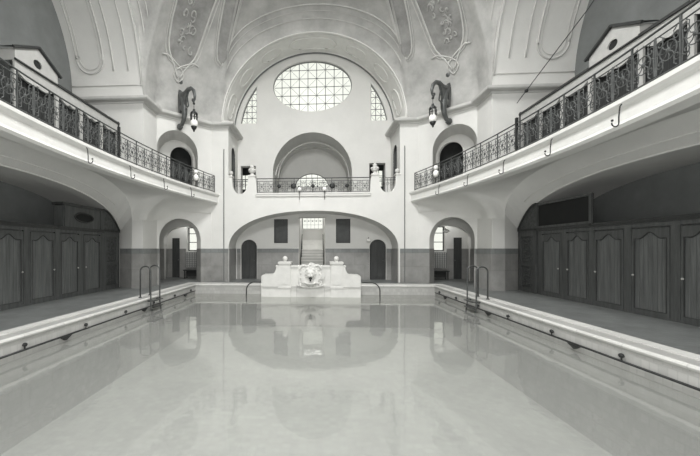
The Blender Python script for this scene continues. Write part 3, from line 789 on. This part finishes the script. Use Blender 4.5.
# ------------------------------------------------------------------ fountain
F = thing('wall_fountain', 'pale carved stone wall fountain at the far end of the pool', 'fountain', (-.08, 15.9, -.45))
TF = lambda s, d, z: (s-.08, 15.6+d, z)
def wing(sg):
    P = [(1.43, -.75), (2.22, -.75), (2.22, .42)]
    for i in range(7): a = PI/2*i/6; P.append((2.14+.08*cos(a), .44+.09*sin(a)))
    P += [(1.82, .54)]
    for i in range(9): a = PI/2*i/8; P.append((1.80-.26*sin(a), .54+.38*(1-cos(a))))
    P += [(1.43, .98)]
    return [(sg*x, z) for x, z in P]
for sg in (-1, 1):
    b = MB(); b.prism(wing(sg), [], .05, .9, TF)
    cx, cz = sg*1.62, .86
    b.ball(TF(sg*1.53, .3, .90), .075, 10, sy=2)
    b.build('side_wing', M['marble'], F)
    b = MB(); b.box((sg*1.43-.0, 0, -.75), (sg*.90, .95, 1.04), TF); b.box((sg*1.46, -.04, 1.04), (sg*.87, .98, 1.12), TF); b.box((sg*1.45, -.03, -.05), (sg*.88, 0, .02), TF)
    b.box((sg*1.34, -.02, .12), (sg*.99, 0, .92), TF)
    b.build('pier', M['marble'], F)
    b = MB(); b.lathe([(.0, 0), (.11, 0), (.07, .04), (.05, .07), (.0, .07)], TF(sg*1.165, .35, 1.12), 14); c = TF(sg*1.165, .35, 1.26); b.ball(c, .115, 16)
    b.build('stone_ball', M['marble'], F, smooth=True)
b = MB(); b.box((-.9, .1, -.75), (.9, .9, .90), TF); b.box((-.92, .06, .88), (.92, .92, .95), TF); b.build('back_panel', M['marble'], F)
b = MB(); b.box((-2.24, .02, -.03), (2.24, .06, .02), TF)
for x in (-1.4, -.62, .62, 1.4): b.box((x-.008, .04, -.45), (x+.008, .06, -.03), TF)
b.build('string_course', mat('joint line', .42, .6), F)
TC_ = lambda s, d, z: TF(s*.84, d*.8, z*.95+.02)
b = MB()  # carved cartouche
S = []
for i in range(40):
    a = 2*PI*i/40; r = 1+.07*cos(5*a)+.05*cos(8*a); S.append((.56*r*cos(a), .50+.56*r*sin(a)*(1.0 if sin(a) > 0 else .92)))
b.prism(S, [], -.02, .12, TF)
b.prism([(.92*x*.86, .5+(z-.5)*.82) for x, z in S], [], -.07, 0, TF)
for i in range(14):
    a = 2*PI*i/14+.2; b.ball(TC_(.50*cos(a), -.05, .5+.50*sin(a)), .07, 8, sy=.7)
for s_ in (-1, 1):
    b.tube([TC_(s_*(.52+.14*sin(t*5)*t), -.02, .05+.35*t) for t in [i/10 for i in range(11)]], [.07-.04*i/10 for i in range(11)], 6)
    b.tube([TC_(s_*(.25+.35*t), -.06, .98+.09*sin(PI*t)-.15*t) for t in [i/8 for i in range(9)]], .05, 6)
    b.tube([TC_(s_*(.1+.65*t), -.02, -.02+.12*t*t) for t in [i/8 for i in range(9)]], .04, 6)
b.build('cartouche', M['marble'], F, smooth=False)
b = MB()  # lion mask
b.ball(TC_(0, -.10, .60), .22, 16, sy=.6, sz=1.05)
for s_ in (-1, 1):
    b.ball(TC_(s_*.10, -.22, .66), .05, 8); b.ball(TC_(s_*.18, -.12, .80), .06, 8); b.ball(TC_(s_*.07, -.24, .52), .075, 8)
b.ball(TC_(0, -.25, .58), .045, 8, sz=1.4)
for i in range(12):
    a = 2*PI*i/12; b.ball(TC_(.24*cos(a), -.07, .60+.25*sin(a)), .075, 8)
b.build('lion_mask', M['marble'], F, smooth=True)
b = MB(); b.ball(TC_(0, -.21, .42), .085, 12, sy=.8, sz=.7); b.build('mouth_opening', M['void'], F, smooth=True)
b = MB(); b.tube([TC_(0, -.2, .42), TC_(0, -.32, .38), TC_(0, -.36, .28)], .035, 8); b.build('spout', M['iron_dark'], F, smooth=True)
b = MB(); b.lathe([(.02, 0), (.14, .03), (.26, .10), (.30, .16), (.27, .17), (.0, .12)], TC_(0, -.02, .02), 20); b.build('basin_shell', M['marble'], F, smooth=True)

# ------------------------------------------------------------------ wrought-iron railings
def scroll_panel(w, h, r=.009, simple=False, mb=None, X0=0.0):
    """local: x along, z up"""
    mb = mb or MB()
    c = (X0+w/2, h/2)
    def P(l): return [(x, 0, z) for x, z in l]
    R = h*.24
    mb.tube(P([(c[0]+R*cos(a), c[1]+R*sin(a)) for a in [2*PI*i/18 for i in range(18)]]), r, 5, closed=True)
    for k in range(8):
        a = 2*PI*k/8; mb.tube(P([(c[0]+R*.25*cos(a), c[1]+R*.25*sin(a)), (c[0]+R*.6*cos(a+.18), c[1]+R*.6*sin(a+.18)), (c[0]+R*cos(a), c[1]+R*sin(a))]), r*.8, 4)
    mb.ball((c[0], 0, c[1]), R*.3, 8, sy=.5)
    for sx in (-1, 1):
        for sz in (-1, 1):
            cx, cz = c[0]+sx*w*.31, c[1]+sz*h*.25
            rr = min(w*.15, h*.21)
            mb.tube(P([(cx+sx*rr*(1-.055*i)*cos(i*.52+.4), cz+sz*rr*(1-.055*i)*sin(i*.52+.4)) for i in range(15)]), r, 5)
            mb.tube(P([(c[0]+sx*R*.7, c[1]+sz*R*.75), (c[0]+sx*w*.2, c[1]+sz*h*.40), (cx, c[1]+sz*h*.47)]), r*.9, 4)
        mb.tube(P([(c[0]+sx*R, c[1]), (c[0]+sx*w*.36, c[1]+h*.05), (c[0]+sx*w*.46, c[1])]), r, 4)
        mb.tube(P([(c[0]+sx*w*.46, c[1]-h*.48), (c[0]+sx*w*.42, c[1]), (c[0]+sx*w*.46, c[1]+h*.48)]), r*.9, 4)
    return mb
panel_mesh = None
for sg, side in ((-1, 'left'), (1, 'right')):
    R = thing('gallery_railing', 'curved wrought-iron scrollwork railing along the %s gallery' % side, 'railing', (sg*6.1, 9.4, G0))
    off = WLOC[R.name]
    ysr = [1.1+16.6*i/60 for i in range(61)]
    zt = G0+.86
    rx = lambda y: gx(y)+.02
    e1 = [(sg*5.30, 17.93)]
    for nm_, z, r, m in (('top_rail', zt, .022, 'iron'), ('upper_rail', zt-.12, .014, 'iron'), ('bottom_rail', G0+.06, .018, 'iron')):
        MB().tube([(sg*rx(y), y, z) for y in ysr]+[(sg*5.12, 17.85, z), (sg*5.28, 17.95, z)], r, 6).build(nm_, M[m], R, smooth=True)
    # panel positions by arc steps
    npan = 17; yk = [17.7-16.6*i/npan for i in range(npan+1)]
    for i, y in enumerate(yk):
        x = sg*rx(y); b = MB()
        if i == 0 or not hasattr(bpy, 'x'):
            heavy = (i == 7)
            if heavy: b.box((x-.035, y-.035, G0), (x+.035, y+.035, G0+1.02))
            else: b.box((x-.014, y-.014, G0), (x+.014, y+.014, zt))
            b.build('post', M['iron_dark'] if heavy else M['iron'], R)
    for i in range(npan):
        ya, yb = yk[i], yk[i+1]; pa, pb = Vector((sg*rx(ya), ya)), Vector((sg*rx(yb), yb)); w = (pb-pa).length
        if panel_mesh is None:
            o = scroll_panel(w*.5, .66, .0105).v
            b = MB(); scroll_panel(w*.5, .66, .0105, mb=b, X0=0); scroll_panel(w*.5, .66, .0105, mb=b, X0=w*.5)
            b.tube([(w*.5, 0, 0), (w*.5, 0, .68)], .01, 4)
            o = b.build('scroll_panel', M['iron']); panel_mesh = o.data
        else:
            o = bpy.data.objects.new('scroll_panel', panel_mesh); COL.objects.link(o)
        o.parent = R; o.location = (pa.x-off.x, pa.y-off.y, .08)
        o.rotation_euler = (0, 0, math.atan2(pb.y-pa.y, pb.x-pa.x))
# end balcony railing
R = thing('balcony_railing', 'straight wrought-iron railing across the end balcony', 'railing', (0, 18.1, G0))
for nm_, z, r, m in (('top_rail', 5.36, .022, 'iron_dark'), ('upper_rail', 5.22, .014, 'iron'), ('bottom_rail', 4.66, .016, 'iron')):
    MB().tube([(-2.93, 18.1, z), (2.93, 18.1, z)], r, 6).build(nm_, M[m], R)
for i in range(7):
    x = -2.9+5.8*i/6; MB().box((x-.012, 18.088, G0), (x+.012, 18.112, 5.36)).build('post', M['iron'], R)
for i in range(6):
    b = MB(); 
    for k in range(2): scroll_panel(.48, .54, .009, mb=b, X0=k*.483)
    o = b.build('scroll_panel', M['iron'], None); o.parent = R; o.location = (-2.9+5.8*i/6, 0, .07)
for x in (-1.75, -1.0, 1.0, 1.75, 0):
    MB().ball((x, 18.06, 4.95), .10 if abs(x) != 1.0 else .15, 12, sy=.5).build('rosette', M['iron_dark'], R)
for sg, nm in ((-1, 'left'), (1, 'right')):
    R = thing('parapet_railing', 'small scroll railing in the U-shaped dip at the %s of the end balcony' % nm, 'railing', (sg*3.79, 18.1, 4.6))
    for z in (5.33, 5.22): MB().tube([(sg*4.2, 18.1, z), (sg*3.36, 18.1, z)], .018, 6).build('top_rail', M['iron'], R)
    b = MB()
    for k in range(5): b.tube([(sg*(3.5+.15*k), 18.1, 4.62+.12*abs(k-2)), (sg*(3.5+.15*k), 18.1, 5.3)], .009, 4)
    for k in range(3):
        c = (sg*(3.58+.22*k), 5.02); b.tube([(c[0]+.09*(1-.05*i)*cos(i*.6), 18.1, c[1]+.11*(1-.05*i)*sin(i*.6)) for i in range(14)], .009, 4)
    b.build('scroll_panel', M['iron'], R)
    b = MB(); c = (sg*4.29, 18.15, 5.52); b.lathe([(.0, 0), (.09, 0), (.05, .04), (.045, .08), (0, .08)], c, 12); b.ball((c[0], c[1], c[2]+.17), .11, 14)
    o = b.build('ball_finial', M['marble'], smooth=True); tag(o, 'white stone ball finial at the %s end of the end balcony parapet' % nm, 'finial')
    b = MB(); c = (sg*3.17, 18.15, 5.53)
    b.lathe([(0, 0), (.15, 0), (.16, .03), (.09, .08), (.10, .12), (0, .12)], c, 14); b.ball((c[0], c[1], c[2]+.26), .19, 14, sz=.8); b.ball((c[0], c[1]-.05, c[2]+.44), .11, 12)
    for k in range(8): a = 2*PI*k/8; b.ball((c[0]+.15*cos(a), c[1]+.15*sin(a), c[2]+.30), .07, 8)
    o = b.build('stone_urn', M['marble'], smooth=True); tag(o, 'white carved stone urn on the %s pier of the end balcony' % nm, 'urn')

# hooks and small lamps under the gallery edges
def hook(name, p, d, label):
    """p on the fascia, d horizontal unit vector towards the room"""
    P = lambda o, z: (p[0]+d[0]*o, p[1]+d[1]*o, p[2]+z)
    h = thing(name, label, 'hook', p, 'iron hooks on the gallery edges')
    b = MB(); b.tube([P(.0, .34), P(.03, .3), P(.05, .1), P(.05, -.02)]+[P(.05+.065*(1-cos(a)), -.02-.065*sin(a)) for a in [PI*.15*i for i in range(1, 8)]], .013, 6); b.build('hook_arm', M['iron_dark'], h, smooth=True)
    b = MB(); b.ball(P(.17, .03), .025, 8); b.build('tip_ball', M['iron_dark'], h, smooth=True)
    return h
ordn = ['first', 'second', 'third', 'fourth', 'fifth', 'sixth', 'seventh', 'eighth', 'ninth']
for sg, nm in ((-1, 'left'), (1, 'right')):
    for i, y in enumerate((15.4, 13.35, 11.25, 9.15, 7.05, 4.95)):
        if sg < 0 and i > 3: continue
        hook('gallery_hook', (sg*(gx(y)-.1), y, 4.12), (-sg, 0), 'curved iron hook below the %s gallery edge, %s from the end wall' % (nm, ordn[i]))
for x, nm in ((-.68, 'left'), (.60, 'right')):
    hook('gallery_hook', (x, 17.9, 4.3), (0, -1), 'curved iron hook below the end balcony, %s of its middle' % nm)
    l = thing('globe_lamp', 'small white globe lamp on the end balcony ledge, %s of its middle' % nm, 'lamp', (x, 17.85, 4.6), 'small white globe lamps')
    MB().ball((x, 17.86, 4.75), .11, 12).build('globe', M['milk'], l, smooth=True); MB().lathe([(0, 0), (.06, 0), (.04, .05), (0, .05)], (x, 17.86, 4.6), 10).build('holder', M['iron_dark'], l)
for sg, nm in ((-1, 'left'), (1, 'right')):
    y = 15.9 if sg < 0 else 15.75; x = sg*(gx(y)-.08)
    l = thing('globe_lamp', 'white globe lamp fixed to the %s gallery railing by the arched doorway' % nm, 'lamp', (x, y, 4.9), 'small white globe lamps')
    MB().ball((x, y, 5.28), .10, 12).build('globe', M['milk'], l, smooth=True)
    MB().ball((x, y, 5.02), .12, 12, sz=1.25).build('shade', M['milk'], l, smooth=True)
    MB().tube([(x, y, 4.62), (x, y, 5.2)], .02, 6).build('holder', M['iron_dark'], l)
# wall lamps on the lower level
for loc, lab, hgt in (((3.05, 19.45, 2.15), 'small white wall lamp beside the right arched door of the lower end wall', .09), ((7.0, 18.9, 2.62), 'white shaded lamp hanging in the right corner passage', .13)):
    l = thing('wall_lamp', lab, 'lamp', loc)
    MB().lathe([(.0, .12), (hgt*.5, .12), (hgt*1.5, 0), (hgt*.6, -.05), (0, -.08)], loc, 14).build('shade', M['milk'], l, smooth=True)
    MB().tube([loc, (loc[0], loc[1]+.02, loc[2]+.12), (loc[0], 19.58 if loc[0] < 4 else 19.08, loc[2]+.2)], .015, 6).build('arm', M['iron_dark'], l)

# ------------------------------------------------------------------ bracket lanterns
for sg, nm in ((-1, 'left'), (1, 'right')):
    A, B = (sg*7.3, 16), (sg*5.3, 18)
    T = frame(A, B, 1 if sg < 0 else -1)
    s0 = 1.06 if sg < 0 else 1.20
    h = thing('bracket_lantern', 'ornate dark bronze bracket lantern above the upper arched doorway on the %s' % nm, 'lantern', T(s0, 0, 8.4))
    P = lambda o, z, ds=0: T(s0+ds, -o*1.12, z-.58*max(0, o-.1))
    b = MB()
    # back plate, body, scrolled foot
    b.tube([P(.06, 9.78), P(.06, 9.5), P(.07, 9.2), P(.08, 8.6), P(.06, 8.35)], [.05, .06, .08, .06, .03], 8)
    b.ball(P(.12, 9.84), .17, 12)
    b.tube([P(.12, 9.3), P(.38, 9.2), P(.52, 8.95), P(.60, 8.6), P(.60, 8.40), P(.52, 8.12), P(.38, 7.88), P(.24, 7.70), P(.12, 7.6)], [.07, .12, .15, .15, .13, .11, .10, .08, .06], 8)
    b.ball(P(.12, 7.66), .15, 10)
    b.tube([P(.2+.16*(1-i*.08)*cos(i*.6), 7.68+.16*(1-i*.08)*sin(i*.6)) for i in range(10)], .05, 6)
    b.build('bracket_body', M['bronze'], h, smooth=True)
    b = MB()
    b.tube([P(.10, 9.32), P(.40, 9.28), P(.7, 9.42), P(1.0, 9.66), P(1.25, 9.76), P(1.47, 9.70), P(1.58, 9.50), P(1.56, 9.30)], [.08, .12, .11, .10, .09, .08, .07, .05], 8)
    b.tube([P(1.56, 9.30), P(1.46, 9.16), P(1.36, 9.22), P(1.40, 9.32)], .04, 6)
    b.build('bracket_arm', M['bronze'], h, smooth=True)
    b = MB()
    b.prism([(.08, 9.5), (.40, 9.34), (.72, 9.44), (.98, 9.64), (.80, 9.2), (.66, 8.8), (.66, 8.5), (.30, 8.5), (.16, 8.2), (.08, 8.6)], [[(.24, 9.05), (.24, 8.65), (.36, 8.8), (.42, 9.02)]], -.06, .06, lambda o, d, z: P(o, z, d))
    b.tube([P(.64, 8.6), P(1.0, 8.9), P(.86, 9.3)], .035, 5)
    b.build('openwork_web', M['bronze'], h)
    L = MB(); lo = 1.50
    c = P(lo, 0); L.tube([(c[0], c[1], 8.48), (c[0], c[1], 8.02)], .014, 5); L.ball((c[0], c[1], 8.30), .06, 8); L.build('chain', M['iron_dark'], h)
    b = MB(); c = P(lo, 0)
    b.lathe([(0, 8.68), (.05, 8.67), (.07, 8.58), (.16, 8.50), (.17, 8.45), (0, 8.45)], (c[0], c[1], 0), 8)
    for k in range(6): a = 2*PI*k/6; b.tube([(c[0]+.15*cos(a), c[1]+.15*sin(a), 8.45), (c[0]+.14*cos(a), c[1]+.14*sin(a), 8.16)], .026, 5)
    b.tube([(c[0]+.15*cos(2*PI*k/12), c[1]+.15*sin(2*PI*k/12), 8.30) for k in range(12)], .022, 5, closed=True)
    b.v = [(x, y, z-.62) for x, y, z in b.v]; b.build('lantern_cage', M['iron_dark'], h)
    b = MB(); b.lathe([(0, 8.44), (.09, 8.44), (.10, 8.18), (.16, 8.10), (.17, 7.98), (.14, 7.88), (0, 7.86)], (c[0], c[1], 0), 16); b.v = [(x, y, z-.62) for x, y, z in b.v]; b.build('glass_shade', M['milk'], h, smooth=True)
    b = MB(); b.lathe([(0, 7.87), (.14, 7.88), (.11, 7.79), (.05, 7.72), (.04, 7.66), (0, 7.62)], (c[0], c[1], -.62), 12); b.build('finial', M['iron_dark'], h, smooth=True)

# ------------------------------------------------------------------ changing cabins, lower level
def door_parts(T, y0, y1, h, root, knob_at, z0=.06):
    """frame stile mesh + board infill with an ogee head"""
    w = y1-y0; st = .07
    n = 16; head = []
    for i in range(n+1):
        t = i/n; x = y0+st+(w-2*st)*t; z = h-.20+.075*cos(2*PI*(t-.5))+.03*cos(4*PI*(t-.5)); head.append((x, z))
    hole = [(y0+st, z0+.10), (y1-st, z0+.10)]+list(reversed(head))
    b = MB(); b.prism(rect(y0, y1, z0, h), [hole], -.035, .03, T)
    d = b.build('door', M['wood'], root)
    b = MB()
    nb = max(4, int((w-2*st)/.11)); bw = (w-2*st)/nb
    for i in range(nb): b.box((y0+st+i*bw+.004, -.012, z0+.1), (y0+st+(i+1)*bw-.004, .02, h-.06), T)
    q = b.build('door_boards', M['wood_plank'], d)
    b = MB(); b.tube([T(p[0], -.03, p[1]) for p in hole], .016, 5, closed=True); b.build('moulding', M['wood_dark'], d)
    if knob_at is not None:
        b = MB(); b.ball((knob_at, -.07, 1.02), .028, 10, T=T); b.build('knob', M['cream'], d)
H0 = 2.46
XF = {-1: 8.5, 1: 8.55}
for sg, nm in ((-1, 'left'), (1, 'right')):
    T = lambda s, d, z: (sg*(XF[sg]+d), s, z)
    # tall centre cabin
    c = thing('changing_cabin', 'tall dark wooden double changing cabin with %s on the %s' % ('an oval window' if sg < 0 else 'a dark glazed transom', nm), 'changing cabin', (sg*XF[sg], 12.5, 0))
    b = MB(); b.box((11.2, .03, 0), (13.75, 1.5, H0), T); b.box((11.2, -.03, 0), (13.75, .03, .07), T)
    for y in (11.2, 12.26, 13.53): b.box((y, -.03, .07), (y+(.10 if y == 11.2 else .22 if y > 13 else .24), .03, 2.26), T)
    b.box((11.2, -.03, 2.26), (13.75, .03, H0), T)
    b.build('body', M['wood'], c)
    b = MB(); b.box((11.15, -.08, H0-.05), (13.8, .05, H0+.02), T); b.box((11.2, -.06, H0-.1), (13.75, .05, H0-.05), T); b.build('cornice', M['wood_dark'], c)
    door_parts(T, 11.31, 12.25, 2.22, c, 12.16); door_parts(T, 12.51, 13.52, 2.22, c, 12.60)
    if sg < 0:
        ov = ell(12.55, 2.86, .52, .17, 28)
        b = MB(); b.prism(rect(11.45, 13.75, H0+.02, 3.24), [ov], -.03, .03, T); b.box((11.45, .03, H0+.02), (13.75, .3, 3.2), T); b.build('upper_box', M['wood'], c)
        b = MB(); b.prism(ov, [], -.005, .01, T); b.build('oval_window', M['void'], c)
        b = MB(); b.tube([T(p[0], -.035, p[1]) for p in ov], .03, 6, closed=True); b.build('oval_frame', M['wood_dark'], c)
        b = MB(); b.box((11.38, -.1, 3.22), (13.75, .32, 3.31), T); b.build('top_cornice', M['wood_dark'], c)
        for y in (11.5, 13.5): MB().box((y, -.06, H0+.02), (y+.1, -.03, 3.22), T).build('pilaster', M['wood'], c)
    else:
        b = MB(); b.prism(rect(11.2, 13.9, H0+.02, 3.42), [rect(11.3, 13.82, H0+.10, 3.34)], -.03, .03, T); b.build('transom_frame', M['wood'], c)
        b = MB(); b.box((11.2, .03, H0+.02), (13.9, .05, 3.4), T); b.build('transom_panel', M['void'], c)
    # end unit next to the pier with carved panel and curved head
    e = thing('end_cabin', 'dark wooden end cabin with carved side panel and curved top by the %s pier' % nm, 'changing cabin', (sg*XF[sg], 14.3, 0))
    ye = 14.88 if sg < 0 else 15.05; y0 = 13.75 if sg < 0 else 13.9
    curve = [(y0+(ye-y0)*t, H0+.02+(.80 if sg < 0 else .92)*(1-t**1.7)) for t in [i/10 for i in range(11)]]
    b = MB(); b.box((y0, .03, 0), (ye, 1.5, H0), T)
    b.prism(rect(y0, ye, 0, H0), [rect(y0+.18, ye-.18, 1.15, 2.2), rect(y0+.18, ye-.18, .18, 1.02)], -.03, .03, T)
    b.build('body', M['wood'], e)
    b = MB()
    for z0, z1_ in ((1.2, 2.15), (.23, .97)):
        b.box((y0+.2, .0, z0), (ye-.2, .02, z1_), T)
        cy = (y0+ye)/2
        for k in range(7):
            zc = z0+.1+(z1_-z0-.2)*k/6
            for s_ in (-1, 1): b.tube([T(cy+s_*(.03+.16*sin(PI*t)), -.01, zc-.06+.12*t) for t in [i/6 for i in range(7)]], .014, 4)
    b.build('carved_panel', M['carving'], e)
    b = MB(); b.prism([(y0, H0+.02)]+[(ye, H0+.02)]+list(reversed(curve))[1:], [], -.02, .03, T); b.build('spandrel', M['carving'], e)
    b = MB(); b.tube([T(p[0], -.03, p[1]+.02) for p in curve], .045, 6)
    b.grid([[T(p[0], -.06, p[1]+.05) for p in curve], [T(p[0], 1.4, p[1]+.05) for p in curve]])
    b.box((y0, -.07, H0-.04), (ye, -.02, H0+.03), T); b.build('curved_cornice', M['wood_dark'], e)
    # ordinary cabins towards the near end
    for i in range(2 if sg < 0 else 5):
        ya, yb = 11.2-1.25*(i+1), 11.2-1.25*i
        lab = 'dark wooden changing cabin on the %s, %s low one from the tall cabin' % (nm, ordn[i])
        c = thing('changing_cabin', lab, 'changing cabin', (sg*XF[sg], (ya+yb)/2, 0), 'low changing cabins along the pool')
        b = MB(); b.box((ya, .03, 0), (yb, 1.5, H0), T)
        for y in (ya, yb-.11): b.box((y, -.03, .06), (y+.11, .03, 2.26), T)
        b.box((ya, -.03, 2.26), (yb, .03, H0), T); b.box((ya, -.03, 0), (yb, .03, .06), T); b.build('body', M['wood'], c)
        b = MB(); b.box((ya, -.08, H0-.05), (yb, .05, H0+.02), T); b.box((ya, -.06, H0-.1), (yb, .05, H0-.05), T); b.build('cornice', M['wood_dark'], c)
        door_parts(T, ya+.13, yb-.13, 2.22, c, yb-.2)

# changing cabins on the galleries: cream frames with scalloped heads and dark curtains
XG = 8.4
for sg, nm in ((-1, 'left'), (1, 'right')):
    T = lambda s, d, z: (sg*(XG+d), s, z)
    zt = 7.08
    nbay = 4 if sg < 0 else 7
    for i in range(nbay+1):
        yb = 14.66-1.2*i; ya = yb-1.2
        if i == 3: yb_, ya_ = yb, ya-.45
        c = None
        if i < 3 or i > 3:
            if i > 3: yb -= .45; ya -= .45
            if i == nbay and sg < 0: continue
            j = i if i < 3 else i-1
            c = thing('gallery_cabin', 'cream gallery cabin with scalloped head and dark curtain on the %s, %s from the pier' % (nm, ordn[i]), 'changing cabin', (sg*XG, (ya+yb)/2, G0), 'curtained cabins on the galleries')
            top_ = zt
        else:
            ya -= .45
            c = thing('gallery_cabin', 'gabled gallery cabin with round window on the %s gallery' % nm, 'changing cabin', (sg*XG, (ya+yb)/2, G0))
        w = yb-ya; n = 24
        sc2 = [(ya+.07+(w-.14)*k/n, zt-.32-.10*abs(sin(PI*2*k/n))**.7+.06*cos(2*PI*k/n)) for k in range(n+1)]
        b = MB(); b.prism([(ya, zt)]+[(ya, G0), (ya+.07, G0)]+sc2+[(yb-.07, G0), (yb, G0), (yb, zt)], [], -.03, .03, T); b.build('scalloped_frame', M['cream'], c)
        b = MB(); b.grid([[T(ya+.07+(w-.14)*k/20, .08+.03*(k % 2), z) for k in range(21)] for z in (G0+.02, zt-.25)]); b.build('curtain', M['curtain'], c)
        MB().box((ya+.01, .13, G0), (ya+.04, 1.6, zt), T).build('side_wall', M['panel_dark'], c)
        if i != 3:
            b = MB(); b.box((ya, -.08, zt), (yb, .06, zt+.07), T); b.build('cornice', M['wood_dark'], c)
        else:
            yc = (ya+yb)/2
            hole = ell(yc, zt+.28, .17, .13, 20)
            b = MB(); b.prism([(ya, zt), (yb, zt), (yb, zt+.34), (yc, zt+.76), (ya, zt+.34)], [hole], -.04, .5, T); b.build('gable', M['cream'], c)
            b = MB(); b.prism(hole, [], .0, .03, T); b.build('round_window', M['void'], c)
            b = MB(); b.tube([T(yb+.1, -.08, zt+.32), T(yc, -.08, zt+.80), T(ya-.1, -.08, zt+.32)], .045, 6); b.tube([T(yb+.02, -.06, zt+.02), T(ya-.02, -.06, zt+.02)], .035, 6)
            b.grid([[T(y, d, z) for y, z in ((yb+.12, zt+.34), (yc, zt+.83), (ya-.12, zt+.34))] for d in (-.12, .55)])
            b.build('roof_moulding', M['wood_dark'], c)
    b = MB(); b.box((14.60, -.05, G0), (14.68, .03, zt+.12), T); o = b.build('end_post', M['wood_dark']); tag(o, 'dark square post closing the cabin row against the pier on the %s gallery' % nm, 'post')
o = thing('tie_rod', 'thin slanting iron rod from the vault to the cabins on the right gallery', 'rod', (8.3, 12.8, 8.4))
MB().tube([(8.0, 14.2, 7.4), (8.4, 12.83, 8.41), (8.75, 11.6, 9.3), (9.9, 9.7, 12.0)], .014, 6).build('rod', M['iron_dark'], o)
MB().ball((8.13, 13.8, 7.7), .07, 10).build('knob', M['iron_dark'], o)

# things in the corner passages
for sg, nm in ((-1, 'left'), (1, 'right')):
    TB = lambda s, d, z: (sg*s, 20.5+d, z)
    c = thing('radiator_cover', 'pale lattice radiator cover under the window in the %s passage' % nm, 'radiator cover', (sg*6.9, 20.3, .6))
    b = MB()
    for k in range(13): b.box((6.3+k*.1, -.22, .62), (6.335+k*.1, -.20, 1.5), TB)
    for k in range(9): b.box((6.3, -.225, .62+k*.11), (7.5, -.205, .64+k*.11), TB)
    b.build('lattice', M['bars'], c)
    b = MB(); b.box((6.28, -.18, .6), (7.54, -.05, 1.52), TB); b.build('casing', mat('casing', .5), c)
    c = thing('wooden_bench', 'low dark wooden bench standing in the %s passage' % nm, 'bench', (sg*6.9, 20.0, 0))
    b = MB(); b.box((6.35, -.75, .44), (7.5, -.3, .5), TB); b.build('seat', M['wood_dark'], c)
    for x in (6.4, 7.4):
        for d in (-.72, -.36): MB().box((x, d, 0), (x+.05, d+.05, .44), TB).build('leg', M['wood_dark'], c)
    b = MB(); b.box((6.45, -.40, .1), (7.4, -.36, .44), TB); b.build('back_board', M['wood_dark'], c)

# ------------------------------------------------------------------ light
W = bpy.data.worlds.new('World'); sc.world = W; W.use_nodes = True
bg = W.node_tree.nodes['Background']; bg.inputs[0].default_value = (1, 1, .97, 1); bg.inputs[1].default_value = .95
def area(name, loc, target, sx, sy, e, col=(1, 1, .985), spread=180):
    l = bpy.data.lights.new(name, 'AREA'); l.shape = 'RECTANGLE'; l.size = sx; l.size_y = sy; l.energy = e; l.color = col; l.spread = math.radians(spread)
    o = bpy.data.objects.new(name, l); COL.objects.link(o); o.location = loc
    o.rotation_euler = (Vector(target)-Vector(loc)).to_track_quat('-Z', 'Y').to_euler(); return o
area('daylight_near_window', (0, -1.0, 10.4), (0, 18, 4.5), 4.5, 2.6, 600, spread=140)
area('daylight_lantern', (0, YC, 15.3), (0, YC+.6, 0), 3.0, 3.0, 1900, spread=165)
area('fill_near_low', (0, -1.25, 2.3), (0, 12, 2.2), 6.0, 2.6, 560, spread=180)  # unseen fill added behind the camera to brighten walls under the galleries
area('fill_stairs', (-.06, 21.8, 4.1), (-.06, 21.8, 0), 1.1, 1.6, 22)  # added fill out of view overhead, lightens the steps
for sg in (-1, 1): area('fill_passage', (sg*7.0, 19.95, 3.5), (sg*7.0, 19.8, 0), 1.8, .8, 18)  # unseen ceiling fills added to brighten both passages

# ------------------------------------------------------------------ camera
cam = bpy.data.cameras.new('camera'); co = bpy.data.objects.new('camera', cam); COL.objects.link(co); sc.camera = co
co.location = (.17, 0, 1.7); co.rotation_euler = (PI/2, 0, math.radians(3.62))
cam.sensor_width = 36; cam.lens = 350/700*36; cam.clip_start = .05
cam.shift_x = (350-294)/700; cam.shift_y = (249-228)/700
vs = sc.view_settings; vs.view_transform = 'Standard'; vs.look = 'None'; vs.exposure = 0.12; vs.gamma = 1; vs.use_curve_mapping = False
sc.cycles.max_bounces = 10; sc.cycles.diffuse_bounces = 8; sc.cycles.transparent_max_bounces = 12
sc.cycles.use_denoising = True
